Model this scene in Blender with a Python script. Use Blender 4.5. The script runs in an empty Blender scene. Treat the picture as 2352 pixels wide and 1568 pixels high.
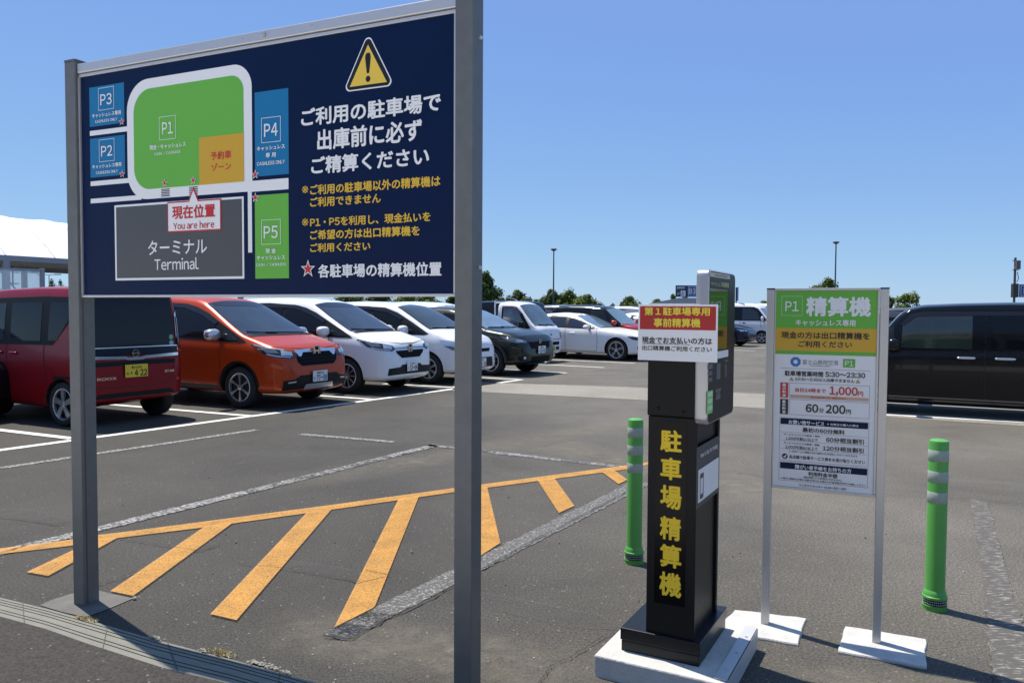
import bpy, bmesh, math, random
import numpy as np
from mathutils import Vector, Matrix
from mathutils.bvhtree import BVHTree
from mathutils.geometry import delaunay_2d_cdt
R = math.radians
sc = bpy.context.scene
COL = sc.collection
rnd = random.Random(7)

# ---------------------------------------------------------------- camera, sky, sun, exposure
PW, PH = 2352.0, 1568.0          # units in which the photograph was measured
FPX, CX, CY, EYE = 1800.0, PW / 2, PH / 2, 1.5
PITCH, ROLL = math.atan((CY - 711.0) / FPX), 0.0055
fw = Vector((0, math.cos(PITCH), -math.sin(PITCH)))
up0 = Vector((1, 0, 0)).cross(fw)
rt = (Vector((1, 0, 0)) * math.cos(ROLL) + up0 * math.sin(ROLL)).normalized()
upv = rt.cross(fw).normalized()
cam = bpy.data.cameras.new('camera')
cam.sensor_width = 36
cam.lens = 36 * FPX / PW
cam.clip_end = 3000
camo = bpy.data.objects.new('camera', cam)
mw = Matrix((rt, upv, -fw)).transposed().to_4x4()
mw.translation = Vector((0, 0, EYE))
camo.matrix_world = mw
COL.objects.link(camo)
sc.camera = camo

SUN_EL, SHADOW_AZ = 67.0, -43.0
sd = Vector((math.cos(R(SHADOW_AZ)) * math.cos(R(SUN_EL)), math.sin(R(SHADOW_AZ)) * math.cos(R(SUN_EL)), -math.sin(R(SUN_EL))))
sl = bpy.data.lights.new('sun', 'SUN')
sl.energy = 4.6
sl.angle = R(0.53)
sl.color = (1.0, 0.94, 0.83)
slo = bpy.data.objects.new('sun', sl)
slo.rotation_euler = sd.to_track_quat('-Z', 'Y').to_euler()
slo.location = (-20, 20, 40)
COL.objects.link(slo)
wd = bpy.data.worlds.new('World')
sc.world = wd
wd.use_nodes = True
wt = wd.node_tree
sky = wt.nodes.new('ShaderNodeTexSky')
sky.sky_type = 'NISHITA'
sky.sun_disc = False
sky.sun_elevation = R(SUN_EL)
sky.sun_rotation = math.atan2(-sd.x, -sd.y)
sky.altitude = 1200
sky.air_density = 1.0
sky.dust_density = 0.15
sky.ozone_density = 3.0
bg = wt.nodes['Background']
bg.inputs[1].default_value = 0.105
sep = wt.nodes.new('ShaderNodeSeparateColor')
cmb = wt.nodes.new('ShaderNodeCombineColor')
wt.links.new(sky.outputs[0], sep.inputs[0])
for i, (g_, k_, lo_) in enumerate(((.55, 1.02, 1.38), (.52, 1.465, 2.46), (.20, 3.78, 4.7))):      # hazier, evener blue of a dry summer sky
    pw = wt.nodes.new('ShaderNodeMath'); pw.operation = 'POWER'; pw.inputs[1].default_value = g_
    ml = wt.nodes.new('ShaderNodeMath'); ml.operation = 'MULTIPLY'; ml.inputs[1].default_value = k_
    wt.links.new(sep.outputs[i], pw.inputs[0]); wt.links.new(pw.outputs[0], ml.inputs[0]); mxn = wt.nodes.new('ShaderNodeMath'); mxn.operation = 'MAXIMUM'; mxn.inputs[1].default_value = lo_
    wt.links.new(ml.outputs[0], mxn.inputs[0]); wt.links.new(mxn.outputs[0], cmb.inputs[i])
wt.links.new(cmb.outputs[0], bg.inputs[0])
sc.view_settings.view_transform = 'Standard'
sc.view_settings.look = 'None'
sc.view_settings.gamma = 1
sc.view_settings.exposure = 0.55
sc.cycles.max_bounces = 8


def ray(px, py):
    return fw + rt * ((px - CX) / FPX) - upv * ((py - CY) / FPX)


def G(px, py, z=0.0):
    """point at height z that the photograph shows at (px, py)"""
    d = ray(px, py)
    t = (z - EYE) / d.z
    return Vector((d.x * t, d.y * t, z))


def atY(px, py, Y):
    d = ray(px, py)
    t = Y / d.y
    return Vector((d.x * t, Y, EYE + d.z * t))


def view(x0, y0, s):
    return lambda zx, zy: ((x0 + zx / s) * .91875, (y0 + zy / s) * .91875)


# ---------------------------------------------------------------- materials
MATS = {}


def mat(name, col, rough=.5, metal=0., coat=0., var=0., vscale=8., bump=0., bscale=60., spec=.5, trans=0., alpha=1., flake=0.):
    if name in MATS:
        return MATS[name]
    m = bpy.data.materials.new(name)
    MATS[name] = m
    m.use_nodes = True
    nt = m.node_tree
    b = nt.nodes['Principled BSDF']
    b.inputs['Base Color'].default_value = (*col, 1)
    b.inputs['Roughness'].default_value = rough
    b.inputs['Metallic'].default_value = metal
    b.inputs['Coat Weight'].default_value = coat
    b.inputs['Coat Roughness'].default_value = .03
    b.inputs['Specular IOR Level'].default_value = spec
    b.inputs['Alpha'].default_value = alpha
    tc = None
    if var > 0 or bump > 0 or flake > 0:
        tc = nt.nodes.new('ShaderNodeTexCoord')
    if var > 0:
        n = nt.nodes.new('ShaderNodeTexNoise')
        n.inputs['Scale'].default_value = vscale
        n.inputs['Detail'].default_value = 6
        n.inputs['Roughness'].default_value = .65
        nt.links.new(tc.outputs['Object'], n.inputs['Vector'])
        mx = nt.nodes.new('ShaderNodeMix')
        mx.data_type = 'RGBA'
        mx.inputs[6].default_value = (*[c * (1 - var) for c in col], 1)
        mx.inputs[7].default_value = (*[min(1, c * (1 + var)) for c in col], 1)
        nt.links.new(n.outputs[0], mx.inputs[0])
        nt.links.new(mx.outputs[2], b.inputs['Base Color'])
    if bump > 0:
        n2 = nt.nodes.new('ShaderNodeTexNoise')
        n2.inputs['Scale'].default_value = bscale
        n2.inputs['Detail'].default_value = 4
        nt.links.new(tc.outputs['Object'], n2.inputs['Vector'])
        bp = nt.nodes.new('ShaderNodeBump')
        bp.inputs['Strength'].default_value = bump
        bp.inputs['Distance'].default_value = .01
        nt.links.new(n2.outputs[0], bp.inputs['Height'])
        nt.links.new(bp.outputs[0], b.inputs['Normal'])
    return m


def ground_mat(name, dark, light, chips=.5, bump=.6, big=.35, tone=(1., 1.)):
    if name in MATS:
        return MATS[name]
    m = bpy.data.materials.new(name)
    MATS[name] = m
    m.use_nodes = True
    nt = m.node_tree
    N = nt.nodes.new
    L = nt.links.new
    b = nt.nodes['Principled BSDF']
    b.inputs['Roughness'].default_value = .82
    b.inputs['Specular IOR Level'].default_value = .35
    tc = N('ShaderNodeTexCoord')
    f = N('ShaderNodeTexNoise'); f.inputs['Scale'].default_value = 80; f.inputs['Detail'].default_value = 6; f.inputs['Roughness'].default_value = .88
    L(tc.outputs['Object'], f.inputs['Vector'])
    r = N('ShaderNodeValToRGB')
    r.color_ramp.elements[0].position = .41; r.color_ramp.elements[0].color = (*dark, 1)
    r.color_ramp.elements[1].position = .61; r.color_ramp.elements[1].color = (*light, 1)
    L(f.outputs[0], r.inputs[0])
    g = N('ShaderNodeTexNoise'); g.inputs['Scale'].default_value = .55; g.inputs['Detail'].default_value = 9; g.inputs['Roughness'].default_value = .7; g.inputs['Distortion'].default_value = .4
    L(tc.outputs['Object'], g.inputs['Vector'])
    mr = N('ShaderNodeMapRange'); mr.inputs[1].default_value = .3; mr.inputs[2].default_value = .7; mr.inputs[3].default_value = 1 - big; mr.inputs[4].default_value = 1 + big
    L(g.outputs[0], mr.inputs[0])
    sx = N('ShaderNodeSeparateXYZ'); L(tc.outputs['Object'], sx.inputs[0])          # tone rises west to east: differing surfacing, plus sun-angle brightness put into the colour
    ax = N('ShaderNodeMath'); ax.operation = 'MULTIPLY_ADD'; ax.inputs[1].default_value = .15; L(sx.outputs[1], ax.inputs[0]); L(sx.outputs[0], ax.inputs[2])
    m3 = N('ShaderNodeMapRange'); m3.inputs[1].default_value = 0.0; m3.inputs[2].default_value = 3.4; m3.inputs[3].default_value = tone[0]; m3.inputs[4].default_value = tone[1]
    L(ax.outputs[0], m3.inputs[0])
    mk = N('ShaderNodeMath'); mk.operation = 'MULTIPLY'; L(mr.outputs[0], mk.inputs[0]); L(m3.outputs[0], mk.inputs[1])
    mul = N('ShaderNodeMix'); mul.data_type = 'RGBA'; mul.blend_type = 'MULTIPLY'; mul.inputs[0].default_value = 1
    L(r.outputs[0], mul.inputs[6]); L(mk.outputs[0], mul.inputs[7])
    v = N('ShaderNodeTexVoronoi'); v.inputs['Scale'].default_value = 62; v.inputs['Randomness'].default_value = 1
    L(tc.outputs['Object'], v.inputs['Vector'])
    sp = N('ShaderNodeSeparateColor'); L(v.outputs['Color'], sp.inputs[0])
    th = N('ShaderNodeMath'); th.operation = 'GREATER_THAN'; th.inputs[1].default_value = 1 - .06 * chips
    L(sp.outputs[0], th.inputs[0])
    ds = N('ShaderNodeMath'); ds.operation = 'LESS_THAN'; ds.inputs[1].default_value = .32
    L(v.outputs['Distance'], ds.inputs[0])
    am = N('ShaderNodeMath'); am.operation = 'MULTIPLY'; L(th.outputs[0], am.inputs[0]); L(ds.outputs[0], am.inputs[1])
    am2 = N('ShaderNodeMath'); am2.operation = 'MULTIPLY'; L(am.outputs[0], am2.inputs[0]); am2.inputs[1].default_value = .55
    mx = N('ShaderNodeMix'); mx.data_type = 'RGBA'; mx.inputs[7].default_value = (.30, .27, .23, 1)
    L(am2.outputs[0], mx.inputs[0]); L(mul.outputs[2], mx.inputs[6])
    L(mx.outputs[2], b.inputs['Base Color'])
    bp = N('ShaderNodeBump'); bp.inputs['Strength'].default_value = bump; bp.inputs['Distance'].default_value = .006
    L(f.outputs[0], bp.inputs['Height']); L(bp.outputs[0], b.inputs['Normal'])
    return m


def worn_paint(name, col, wear=.45, scale=38., dark=None, stretch=(1, 1, 1), keep=.9, grain=.72, soft=.05):
    """paint on asphalt, worn through to what lies below in small flakes"""
    if name in MATS:
        return MATS[name]
    m = bpy.data.materials.new(name)
    MATS[name] = m
    m.use_nodes = True
    nt = m.node_tree
    N = nt.nodes.new
    L = nt.links.new
    b = nt.nodes['Principled BSDF']
    b.inputs['Roughness'].default_value = .7
    tc = N('ShaderNodeTexCoord')
    mp = N('ShaderNodeMapping'); mp.inputs['Scale'].default_value = stretch
    L(tc.outputs['Object'], mp.inputs['Vector'])
    n = N('ShaderNodeTexNoise'); n.inputs['Scale'].default_value = scale; n.inputs['Detail'].default_value = 8; n.inputs['Roughness'].default_value = grain
    L(mp.outputs[0], n.inputs['Vector'])
    r = N('ShaderNodeValToRGB')
    r.color_ramp.elements[0].position = wear - soft; r.color_ramp.elements[0].color = (0, 0, 0, 1)
    r.color_ramp.elements[1].position = wear + soft; r.color_ramp.elements[1].color = (1, 1, 1, 1)
    L(n.outputs[0], r.inputs[0])
    n2 = N('ShaderNodeTexNoise'); n2.inputs['Scale'].default_value = 6.; n2.inputs['Detail'].default_value = 6
    L(tc.outputs['Object'], n2.inputs['Vector'])
    mx = N('ShaderNodeMix'); mx.data_type = 'RGBA'
    mx.inputs[6].default_value = (*[c * .5 for c in col], 1); mx.inputs[7].default_value = (*[min(1, c * 1.3) for c in col], 1)
    L(n2.outputs[0], mx.inputs[0])
    if dark is None:
        L(mx.outputs[2], b.inputs['Base Color'])
        mm = N('ShaderNodeMath'); mm.operation = 'MULTIPLY'; mm.inputs[1].default_value = keep
        L(r.outputs[0], mm.inputs[0]); L(mm.outputs[0], b.inputs['Alpha'])
    else:
        m2 = N('ShaderNodeMix'); m2.data_type = 'RGBA'; m2.inputs[6].default_value = (*dark, 1)
        L(r.outputs[0], m2.inputs[0]); L(mx.outputs[2], m2.inputs[7]); L(m2.outputs[2], b.inputs['Base Color'])
        bp = N('ShaderNodeBump'); bp.inputs['Strength'].default_value = .8; bp.inputs['Distance'].default_value = .012
        L(n.outputs[0], bp.inputs['Height']); L(bp.outputs[0], b.inputs['Normal'])
    return m


# ---------------------------------------------------------------- mesh helpers
class MB:
    def __init__(s):
        s.v = []; s.f = []; s.m = []

    def add(s, verts, faces, mi=0):
        o = len(s.v)
        s.v += [tuple(v) for v in verts]
        s.f += [tuple(i + o for i in f) for f in faces]
        s.m += [mi] * len(faces)

    def box(s, x0, x1, y0, y1, z0, z1, mi=0):
        v = [(x, y, z) for x in (x0, x1) for y in (y0, y1) for z in (z0, z1)]
        s.add(v, [(0, 1, 3, 2), (4, 6, 7, 5), (0, 4, 5, 1), (2, 3, 7, 6), (0, 2, 6, 4), (1, 5, 7, 3)], mi)

    def rbox(s, x0, x1, y0, y1, z0, z1, b=.01, mi=0):
        """box with bevelled edges"""
        bm = bmesh.new()
        bmesh.ops.create_cube(bm, size=1)
        for v in bm.verts:
            v.co = Vector(((x0 + x1) / 2 + v.co.x * (x1 - x0), (y0 + y1) / 2 + v.co.y * (y1 - y0), (z0 + z1) / 2 + v.co.z * (z1 - z0)))
        bmesh.ops.bevel(bm, geom=bm.edges[:], offset=b, segments=2, profile=.5, affect='EDGES')
        bm.verts.index_update()
        s.add([v.co for v in bm.verts], [[v.index for v in f.verts] for f in bm.faces], mi)
        bm.free()

    def poly(s, pts, y, mi=0):
        """flat polygon in the x-z plane at depth y, facing -y"""
        n = len(pts)
        a = sum(pts[i][0] * pts[(i + 1) % n][1] - pts[(i + 1) % n][0] * pts[i][1] for i in range(n))
        if a < 0:
            pts = pts[::-1]
        s.add([(p[0], y, p[1]) for p in pts], [tuple(range(n))], mi)

    def ring(s, outer, inner, y, mi=0):
        n = len(outer)
        s.add([(p[0], y, p[1]) for p in outer] + [(p[0], y, p[1]) for p in inner], [(i, (i + 1) % n, n + (i + 1) % n, n + i) for i in range(n)], mi)

    def outline(s, x0, x1, z0, z1, t, y, mi=0):
        s.ring([(x0, z0), (x1, z0), (x1, z1), (x0, z1)], [(x0 + t, z0 + t), (x1 - t, z0 + t), (x1 - t, z1 - t), (x0 + t, z1 - t)], y, mi)

    def lathe(s, prof, n=24, axis='z', c=(0, 0, 0), mi=0, cap=True):
        vs = []
        for (r, h) in prof:
            for k in range(n):
                a = 2 * math.pi * k / n
                p = (r * math.cos(a), r * math.sin(a), h)
                if axis == 'y':
                    p = (p[0], h, p[1])
                elif axis == 'x':
                    p = (h, p[0], p[1])
                vs.append((p[0] + c[0], p[1] + c[1], p[2] + c[2]))
        fs = []
        for i in range(len(prof) - 1):
            for k in range(n):
                q = (i * n + k, i * n + (k + 1) % n, (i + 1) * n + (k + 1) % n, (i + 1) * n + k)
                fs.append(q if axis != 'y' else q[::-1])
        if cap:
            fs.append(tuple(range(n))[::-1]); fs.append(tuple((len(prof) - 1) * n + k for k in range(n)))
        s.add(vs, fs, mi)

    def tube(s, pts, r, n=8, mi=0, taper=None):
        vs = []; fs = []
        for i, p in enumerate(pts):
            p = Vector(p)
            d = (Vector(pts[min(i + 1, len(pts) - 1)]) - Vector(pts[max(i - 1, 0)])).normalized()
            a = d.orthogonal().normalized(); b = d.cross(a)
            rr = r if taper is None else r + (taper - r) * i / (len(pts) - 1)
            for k in range(n):
                t = 2 * math.pi * k / n
                vs.append(p + a * math.cos(t) * rr + b * math.sin(t) * rr)
        for i in range(len(pts) - 1):
            for k in range(n):
                fs.append((i * n + k, i * n + (k + 1) % n, (i + 1) * n + (k + 1) % n, (i + 1) * n + k))
        fs.append(tuple(range(n))[::-1]); fs.append(tuple((len(pts) - 1) * n + k for k in range(n)))
        s.add(vs, fs, mi)

    def ellipsoid(s, c, r, e=.7, n=16, m=10, mi=0):
        sg = lambda t, p: math.copysign(abs(t) ** p, t)
        vs = []; fs = []
        for i in range(m + 1):
            th = -math.pi / 2 + math.pi * i / m
            for k in range(n):
                ph = 2 * math.pi * k / n
                vs.append((c[0] + r[0] * sg(math.cos(th), e) * sg(math.cos(ph), e), c[1] + r[1] * sg(math.cos(th), e) * sg(math.sin(ph), e), c[2] + r[2] * sg(math.sin(th), e)))
        for i in range(m):
            for k in range(n):
                fs.append((i * n + k, i * n + (k + 1) % n, (i + 1) * n + (k + 1) % n, (i + 1) * n + k))
        s.add(vs, fs, mi)

    def build_pieces(s, name, mat_, parent):
        # each loose piece its own part
        n = len(s.v); par = list(range(n))

        def root_(i):
            while par[i] != i:
                par[i] = par[par[i]]; i = par[i]
            return i
        for f in s.f:
            for i in f[1:]: par[root_(i)] = root_(f[0])
        groups = {}
        for f in s.f: groups.setdefault(root_(f[0]), []).append(f)
        for fs in groups.values():
            ids = sorted({i for f in fs for i in f}); mp = {q: k for k, q in enumerate(ids)}
            b = MB(); b.add([s.v[i] for i in ids], [tuple(mp[i] for i in f) for f in fs]); b.build(name, mat_, parent)

    def build(s, name, mats, parent=None, smooth=False, angle=40):
        me = bpy.data.meshes.new(name)
        me.from_pydata(s.v, [], s.f)
        for m in (mats if isinstance(mats, (list, tuple)) else [mats]):
            me.materials.append(m)
        me.polygons.foreach_set('material_index', s.m)
        if smooth:
            me.polygons.foreach_set('use_smooth', [True] * len(me.polygons))
            me.set_sharp_from_angle(angle=R(angle))
        me.update()
        o = bpy.data.objects.new(name, me)
        COL.objects.link(o)
        o.parent = parent
        return o


def tag(o, label=None, cat=None, group=None, kind=None):
    for k, v in (('label', label), ('category', cat), ('group', group), ('kind', kind)):
        if v:
            o[k] = v
    return o


def empty(name, loc=(0, 0, 0), rz=0., parent=None):
    o = bpy.data.objects.new(name, None)
    o.empty_display_size = .2
    o.location = loc
    o.rotation_euler = (0, 0, rz)
    COL.objects.link(o)
    o.parent = parent
    return o


def copy_tree(o, parent=None):
    c = o.copy()
    COL.objects.link(c)
    c.parent = parent
    for ch in list(o.children):
        copy_tree(ch, c)
    return c


# ---------------------------------------------------------------- lettering
GLY = {}


def fullwidth(ch):
    o = ord(ch)
    return chr(o + 0xFEE0) if 33 <= o <= 126 else ch


def load_glyphs(chars):
    todo = [c for c in sorted(set(chars)) if c not in GLY and c != ' ']
    objs = []
    if not todo:
        return
    for c in todo:
        cu = bpy.data.curves.new('glyph', 'FONT')
        cu.body = fullwidth(c)
        cu.size = 1
        cu.resolution_u = 3
        cu.fill_mode = 'FRONT'
        o = bpy.data.objects.new('glyph', cu)
        COL.objects.link(o)
        objs.append(o)
    dg = bpy.context.evaluated_depsgraph_get()
    dg.update()
    for c, o in zip(todo, objs):
        me = o.evaluated_get(dg).to_mesh()
        v = np.array([tuple(x.co)[:2] for x in me.vertices]) if len(me.vertices) else np.zeros((0, 2))
        f = [tuple(p.vertices) for p in me.polygons]
        GLY[c] = (v, f)
        o.evaluated_get(dg).to_mesh_clear()
    for o in objs:
        cu = o.data
        bpy.data.objects.remove(o)
        bpy.data.curves.remove(cu)


def text(mb, s, x0, x1, z0, z1, y, bold=0., mi=0, vertical=False):
    """lay a line of writing into the box (x0..x1, z0..z1) on the plane at depth y"""
    pen = 0; items = []
    load_glyphs(s)
    for c in s:
        if c == ' ':
            pen += .32
            continue
        v, f = GLY[c]
        if not len(v):
            continue
        if ord(c) < 128:
            a, b = v[:, 0].min(), v[:, 0].max()
            items.append((c, pen - a + .05)); pen += (b - a) + .1
        else:
            items.append((c, pen)); pen += EM
    xs0 = min(GLY[c][0][:, 0].min() + p for c, p in items); xs1 = max(GLY[c][0][:, 0].max() + p for c, p in items)
    zs0 = min(GLY[c][0][:, 1].min() for c, p in items); zs1 = max(GLY[c][0][:, 1].max() for c, p in items)
    if zs1 - zs0 < .3 or len(set(s)) == 1 and s[0] in 'ー・':
        zs0, zs1 = -.1, .85
    kx = (x1 - x0) / (xs1 - xs0); kz = (z1 - z0) / (zs1 - zs0)
    sh = [(0, 0)] + ([(bold * math.cos(a), bold * math.sin(a)) for a in [i * math.pi / 4 for i in range(8)]] if bold else [])
    for c, p in items:
        v, f = GLY[c]
        for i, (dx, dz) in enumerate(sh):
            vv = [(x0 + (q[0] + p + dx - xs0) * kx, y - i * .00006, z0 + (q[1] + dz - zs0) * kz) for q in v]
            mb.add(vv, f, mi)


EM = 1.0
ALLTXT = ('※、いおがきくけごさしすずせただちてでとなにねのはひまらりるれをんキクコサシスセゾタットナビミャュルレン・ー上予事他以位併入内円出分初利券前割半参取受口各合営在'
          '基場士外大富専山岡希帳店庫引当必所手払持支料方日時最望本案業機港無物現用相税空第算精約総繰置者舗計記買購越車込返適金間限障静額食飲駐１～'
          'ABCDEFHIJKLMNOPRSTUVXYZacehiklnmoruygtwfPp0123456789:,-()./')
load_glyphs(ALLTXT)
EM = 0
_w = GLY['口'][0]
cu_ = bpy.data.curves.new('measure', 'FONT'); cu_.body = '口口'; cu_.size = 1
o_ = bpy.data.objects.new('measure', cu_); COL.objects.link(o_)
dg_ = bpy.context.evaluated_depsgraph_get(); dg_.update()
me_ = o_.evaluated_get(dg_).to_mesh()
EM = max(v.co.x for v in me_.vertices) - _w[:, 0].max()
o_.evaluated_get(dg_).to_mesh_clear(); bpy.data.objects.remove(o_); bpy.data.curves.remove(cu_)


class Face:
    """a flat upright sign face: turns places measured on the photograph into places on the sign"""

    def __init__(s, root, y):
        s.c = Vector((root.location.x, root.location.y, 0)); a = root.rotation_euler.z
        s.ex = Vector((math.cos(a), math.sin(a), 0)); s.ey = Vector((-math.sin(a), math.cos(a), 0)); s.y = y

    def __call__(s, p):
        d = ray(*p)
        o = s.c + s.ey * s.y - Vector((0, 0, EYE))
        t = o.dot(s.ey) / d.dot(s.ey)
        q = Vector((0, 0, EYE)) + d * t - s.c
        return (q.dot(s.ex), q.z)

    def text(s, mb, st, vw, bl, br, tl, lay=1, bold=0., mi=0):
        a, b, c = s(vw(*bl)), s(vw(*br)), s(vw(*tl))
        h = c[1] - a[1]
        z0 = (a[1] + b[1]) / 2
        text(mb, st, (a[0] + c[0]) / 2 if abs(c[0] - a[0]) < .02 else a[0], b[0], z0, z0 + h, s.y - lay * .0008, bold, mi)

    def poly(s, mb, vw, pts, lay=1, mi=0):
        mb.poly([s(vw(*p)) for p in pts], s.y - lay * .0008, mi)

    def rect(s, mb, vw, pts, lay=1, mi=0):
        q = [s(vw(*p)) for p in pts]
        x0 = (q[0][0] + q[3][0]) / 2; x1 = (q[1][0] + q[2][0]) / 2; z1 = (q[0][1] + q[1][1]) / 2; z0 = (q[2][1] + q[3][1]) / 2
        mb.poly([(x0, z0), (x1, z0), (x1, z1), (x0, z1)], s.y - lay * .0008, mi)
        return x0, x1, z0, z1

    def frame(s, mb, vw, pts, t, lay=1, mi=0):
        q = [s(vw(*p)) for p in pts]
        x0 = (q[0][0] + q[3][0]) / 2; x1 = (q[1][0] + q[2][0]) / 2; z1 = (q[0][1] + q[1][1]) / 2; z0 = (q[2][1] + q[3][1]) / 2
        mb.outline(x0, x1, z0, z1, t, s.y - lay * .0008, mi)


def star_pts(cx, cz, r):
    return [(cx + (r if i % 2 == 0 else r * .4) * math.sin(i * math.pi / 5), cz + (r if i % 2 == 0 else r * .4) * math.cos(i * math.pi / 5)) for i in range(10)]


def round_rect(x0, x1, z0, z1, rs, n=10):
    """rs: radii at bottom-left, bottom-right, top-right, top-left"""
    out = []
    for (cx, cz, r, a0) in ((x0 + rs[0], z0 + rs[0], rs[0], 180), (x1 - rs[1], z0 + rs[1], rs[1], 270), (x1 - rs[2], z1 - rs[2], rs[2], 0), (x0 + rs[3], z1 - rs[3], rs[3], 90)):
        if r < 1e-4:
            out.append((cx, cz))
        else:
            out += [(cx + r * math.cos(R(a0 + 90 * i / n)), cz + r * math.sin(R(a0 + 90 * i / n))) for i in range(n + 1)]
    return out


# ---------------------------------------------------------------- ground, markings, kerb
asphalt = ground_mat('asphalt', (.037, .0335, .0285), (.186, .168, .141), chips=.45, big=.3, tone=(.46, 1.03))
asphalt_dark = ground_mat('pavement_asphalt', (.016, .0132, .0118), (.072, .060, .052), chips=.4, big=.2)
mb = MB()
xs = [-1500, -40, 60, 1500]; ys = [-300, -10, 120, 2500]
mb.add([(x, y, 0) for y in ys for x in xs], [(j * 4 + i, j * 4 + i + 1, j * 4 + 5 + i, j * 4 + 4 + i) for j in range(3) for i in range(3)])
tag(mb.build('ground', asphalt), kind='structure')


def strip(mb, p, q, w0, w1=None, z=.004, n=1, jag=0., mi=0):
    """flat strip between ground points"""
    p = Vector(p); q = Vector(q); d = (q - p); s = Vector((-d.y, d.x, 0)).normalized()
    w1 = w0 if w1 is None else w1
    vs = []
    for i in range(n + 1):
        c = p + d * i / n; w = w0 + (w1 - w0) * i / n
        j0 = rnd.uniform(-jag, jag); j1 = rnd.uniform(-jag, jag)
        vs += [(c.x + s.x * (w / 2 + j0), c.y + s.y * (w / 2 + j0), z), (c.x - s.x * (w / 2 + j1), c.y - s.y * (w / 2 + j1), z)]
    mb.add(vs, [(2 * i + 1, 2 * i + 3, 2 * i + 2, 2 * i) for i in range(n)], mi)


white_paint = worn_paint('white_road_paint', (.80, .79, .76), wear=.28, scale=60)
mb = MB()
strip(mb, G(-120, 1050), G(1199, 872), .125, n=2)
for a, b, w in (((-120, 974), (168, 1008), .12), ((150, 921), (588, 957), .12), ((690, 906), (868, 918.5), .12), ((880, 881.5), (1052, 891), .12), ((1080, 866), (1199, 872.6), .12),
                ((1150, 848.5), (1302, 857), .12), ((1200, 835), (1388, 844.7), .12), ((1230, 824.2), (1458, 834.6), .12), ((1260, 815.8), (1397, 821.5), .12),
                ((2000, 951), (2420, 974), .12), ((1975, 919), (2420, 943), .2), ((1650, 786), (1760, 790), .12), ((1660, 796), (1762, 800), .12), ((1640, 803), (1735, 806), .12)):
    strip(mb, G(*a), G(*b), w, z=.008)
tag(mb.build('white_parking_lines', white_paint), kind='structure')

# pale strip of exposed aggregate across the lane
pale = ground_mat('pale_aggregate', (.11, .10, .085), (.36, .33, .28), chips=.6, big=.15)
mb = MB()
q = [G(1040, 876), G(1460, 889.5), G(1760, 905.5), G(2700, 957), G(2700, 1002), G(1760, 938.5), G(1460, 918), G(1040, 897)]
mb.add([(p.x, p.y, .004) for p in q], [(0, 7, 6, 1), (1, 6, 5, 2), (2, 5, 4, 3)])
tag(mb.build('pale_aggregate_strip', pale), kind='structure')

# old white lines burnt off: scarred strips
scar = worn_paint('burnt_off_line', (.62, .61, .59), wear=.545, scale=30, dark=(.062, .058, .053), stretch=(1, 2.2, 1))
scar_grey = worn_paint('burnt_off_line_faint', (.40, .37, .33), wear=.585, scale=26, dark=(.085, .076, .064), stretch=(.6, 2.4, 1))
mb = MB()
strip(mb, G(-60, 1283), G(217, 1217), .125, n=30, jag=.006)
strip(mb, G(217, 1217), G(1000, 1022), .125, n=110, jag=.006)
strip(mb, G(0, 1075), G(590, 987), .10, n=60, jag=.01)
strip(mb, G(690, 997), G(905, 1015), .10, n=30, jag=.012)
strip(mb, G(985, 1022), G(1470, 1077), .11, n=60, jag=.012)
tag(mb.build('burnt_off_lines', scar), kind='structure')
mb = MB()
strip(mb, G(765, 1464), G(1475, 1108), .15, .17, n=110, jag=.008)
tag(mb.build('burnt_off_edge_line', worn_paint('burnt_off_line_grey', (.40, .39, .37), wear=.565, scale=30, dark=(.075, .070, .063), stretch=(1.6, 2.0, 1))), kind='structure')
mb = MB()
strip(mb, G(2248, 1149), G(2302, 1390), .125, n=60, jag=.006)
strip(mb, G(2302, 1390), G(2330, 1580), .15, n=40, jag=.008)
tag(mb.build('burnt_off_line', scar_grey), kind='structure')

# yellow no-stopping hatch
yellow = worn_paint('yellow_road_paint', (.64, .31, .052), wear=.44, scale=70, keep=.72, grain=.95)
A0 = view(0, 1000, 2.613); B0 = view(760, 1100, 2.583)
mb = MB()


def gquad(vw, pts, z=.008):
    q = [G(*vw(*p)) for p in pts]
    mb.add([(p.x, p.y, z) for p in q], [tuple(range(len(q)))])


top_edge = [(-200, 1000), (0, 975), (460, 917), (620, 888), (800, 868), (1320, 800), (2100, 698)]
bot_edge = [(-200, 1037), (0, 1011), (460, 957), (620, 922), (800, 902), (1320, 838), (2100, 730)]
for i in range(6):
    gquad(A0, [bot_edge[i], bot_edge[i + 1], top_edge[i + 1], top_edge[i]])
A0m = (2100, 698); A0n = (2100, 730)
pm = [A0(*A0m), A0(*A0n), B0(970, 314), B0(970, 340), B0(2110, 163), B0(2110, 188)]
for a, b, c, d in ((1, 3, 2, 0), (3, 5, 4, 2)):
    q = [G(*pm[k]) for k in (a, b, c, d)]
    mb.add([(p.x, p.y, .008) for p in q], [(0, 1, 2, 3)])
strip(mb, G(*B0(2105, 176)), G(1560, 1052), .085, z=.008)
for pts in ([(175, 1134), (315, 1159), (772, 906), (618, 922)], [(720, 1259), (870, 1290), (1520, 810), (1338, 834)], [(1375, 1409), (1545, 1450), (2165, 722), (2005, 742)]):
    gquad(A0, pts, .012)
for pts in ([(195, 1222), (440, 1098), (458, 1085), (742, 371), (610, 390)], [(1058, 325), (1130, 762), (1268, 672), (1183, 310)], [(1508, 265), (1645, 478), (1745, 432), (1617, 252)], [(1925, 213), (2030, 290), (2088, 262), (2005, 203)]):
    gquad(B0, pts, .012)
tag(mb.build('yellow_hatch_marking', yellow), kind='structure')

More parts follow.
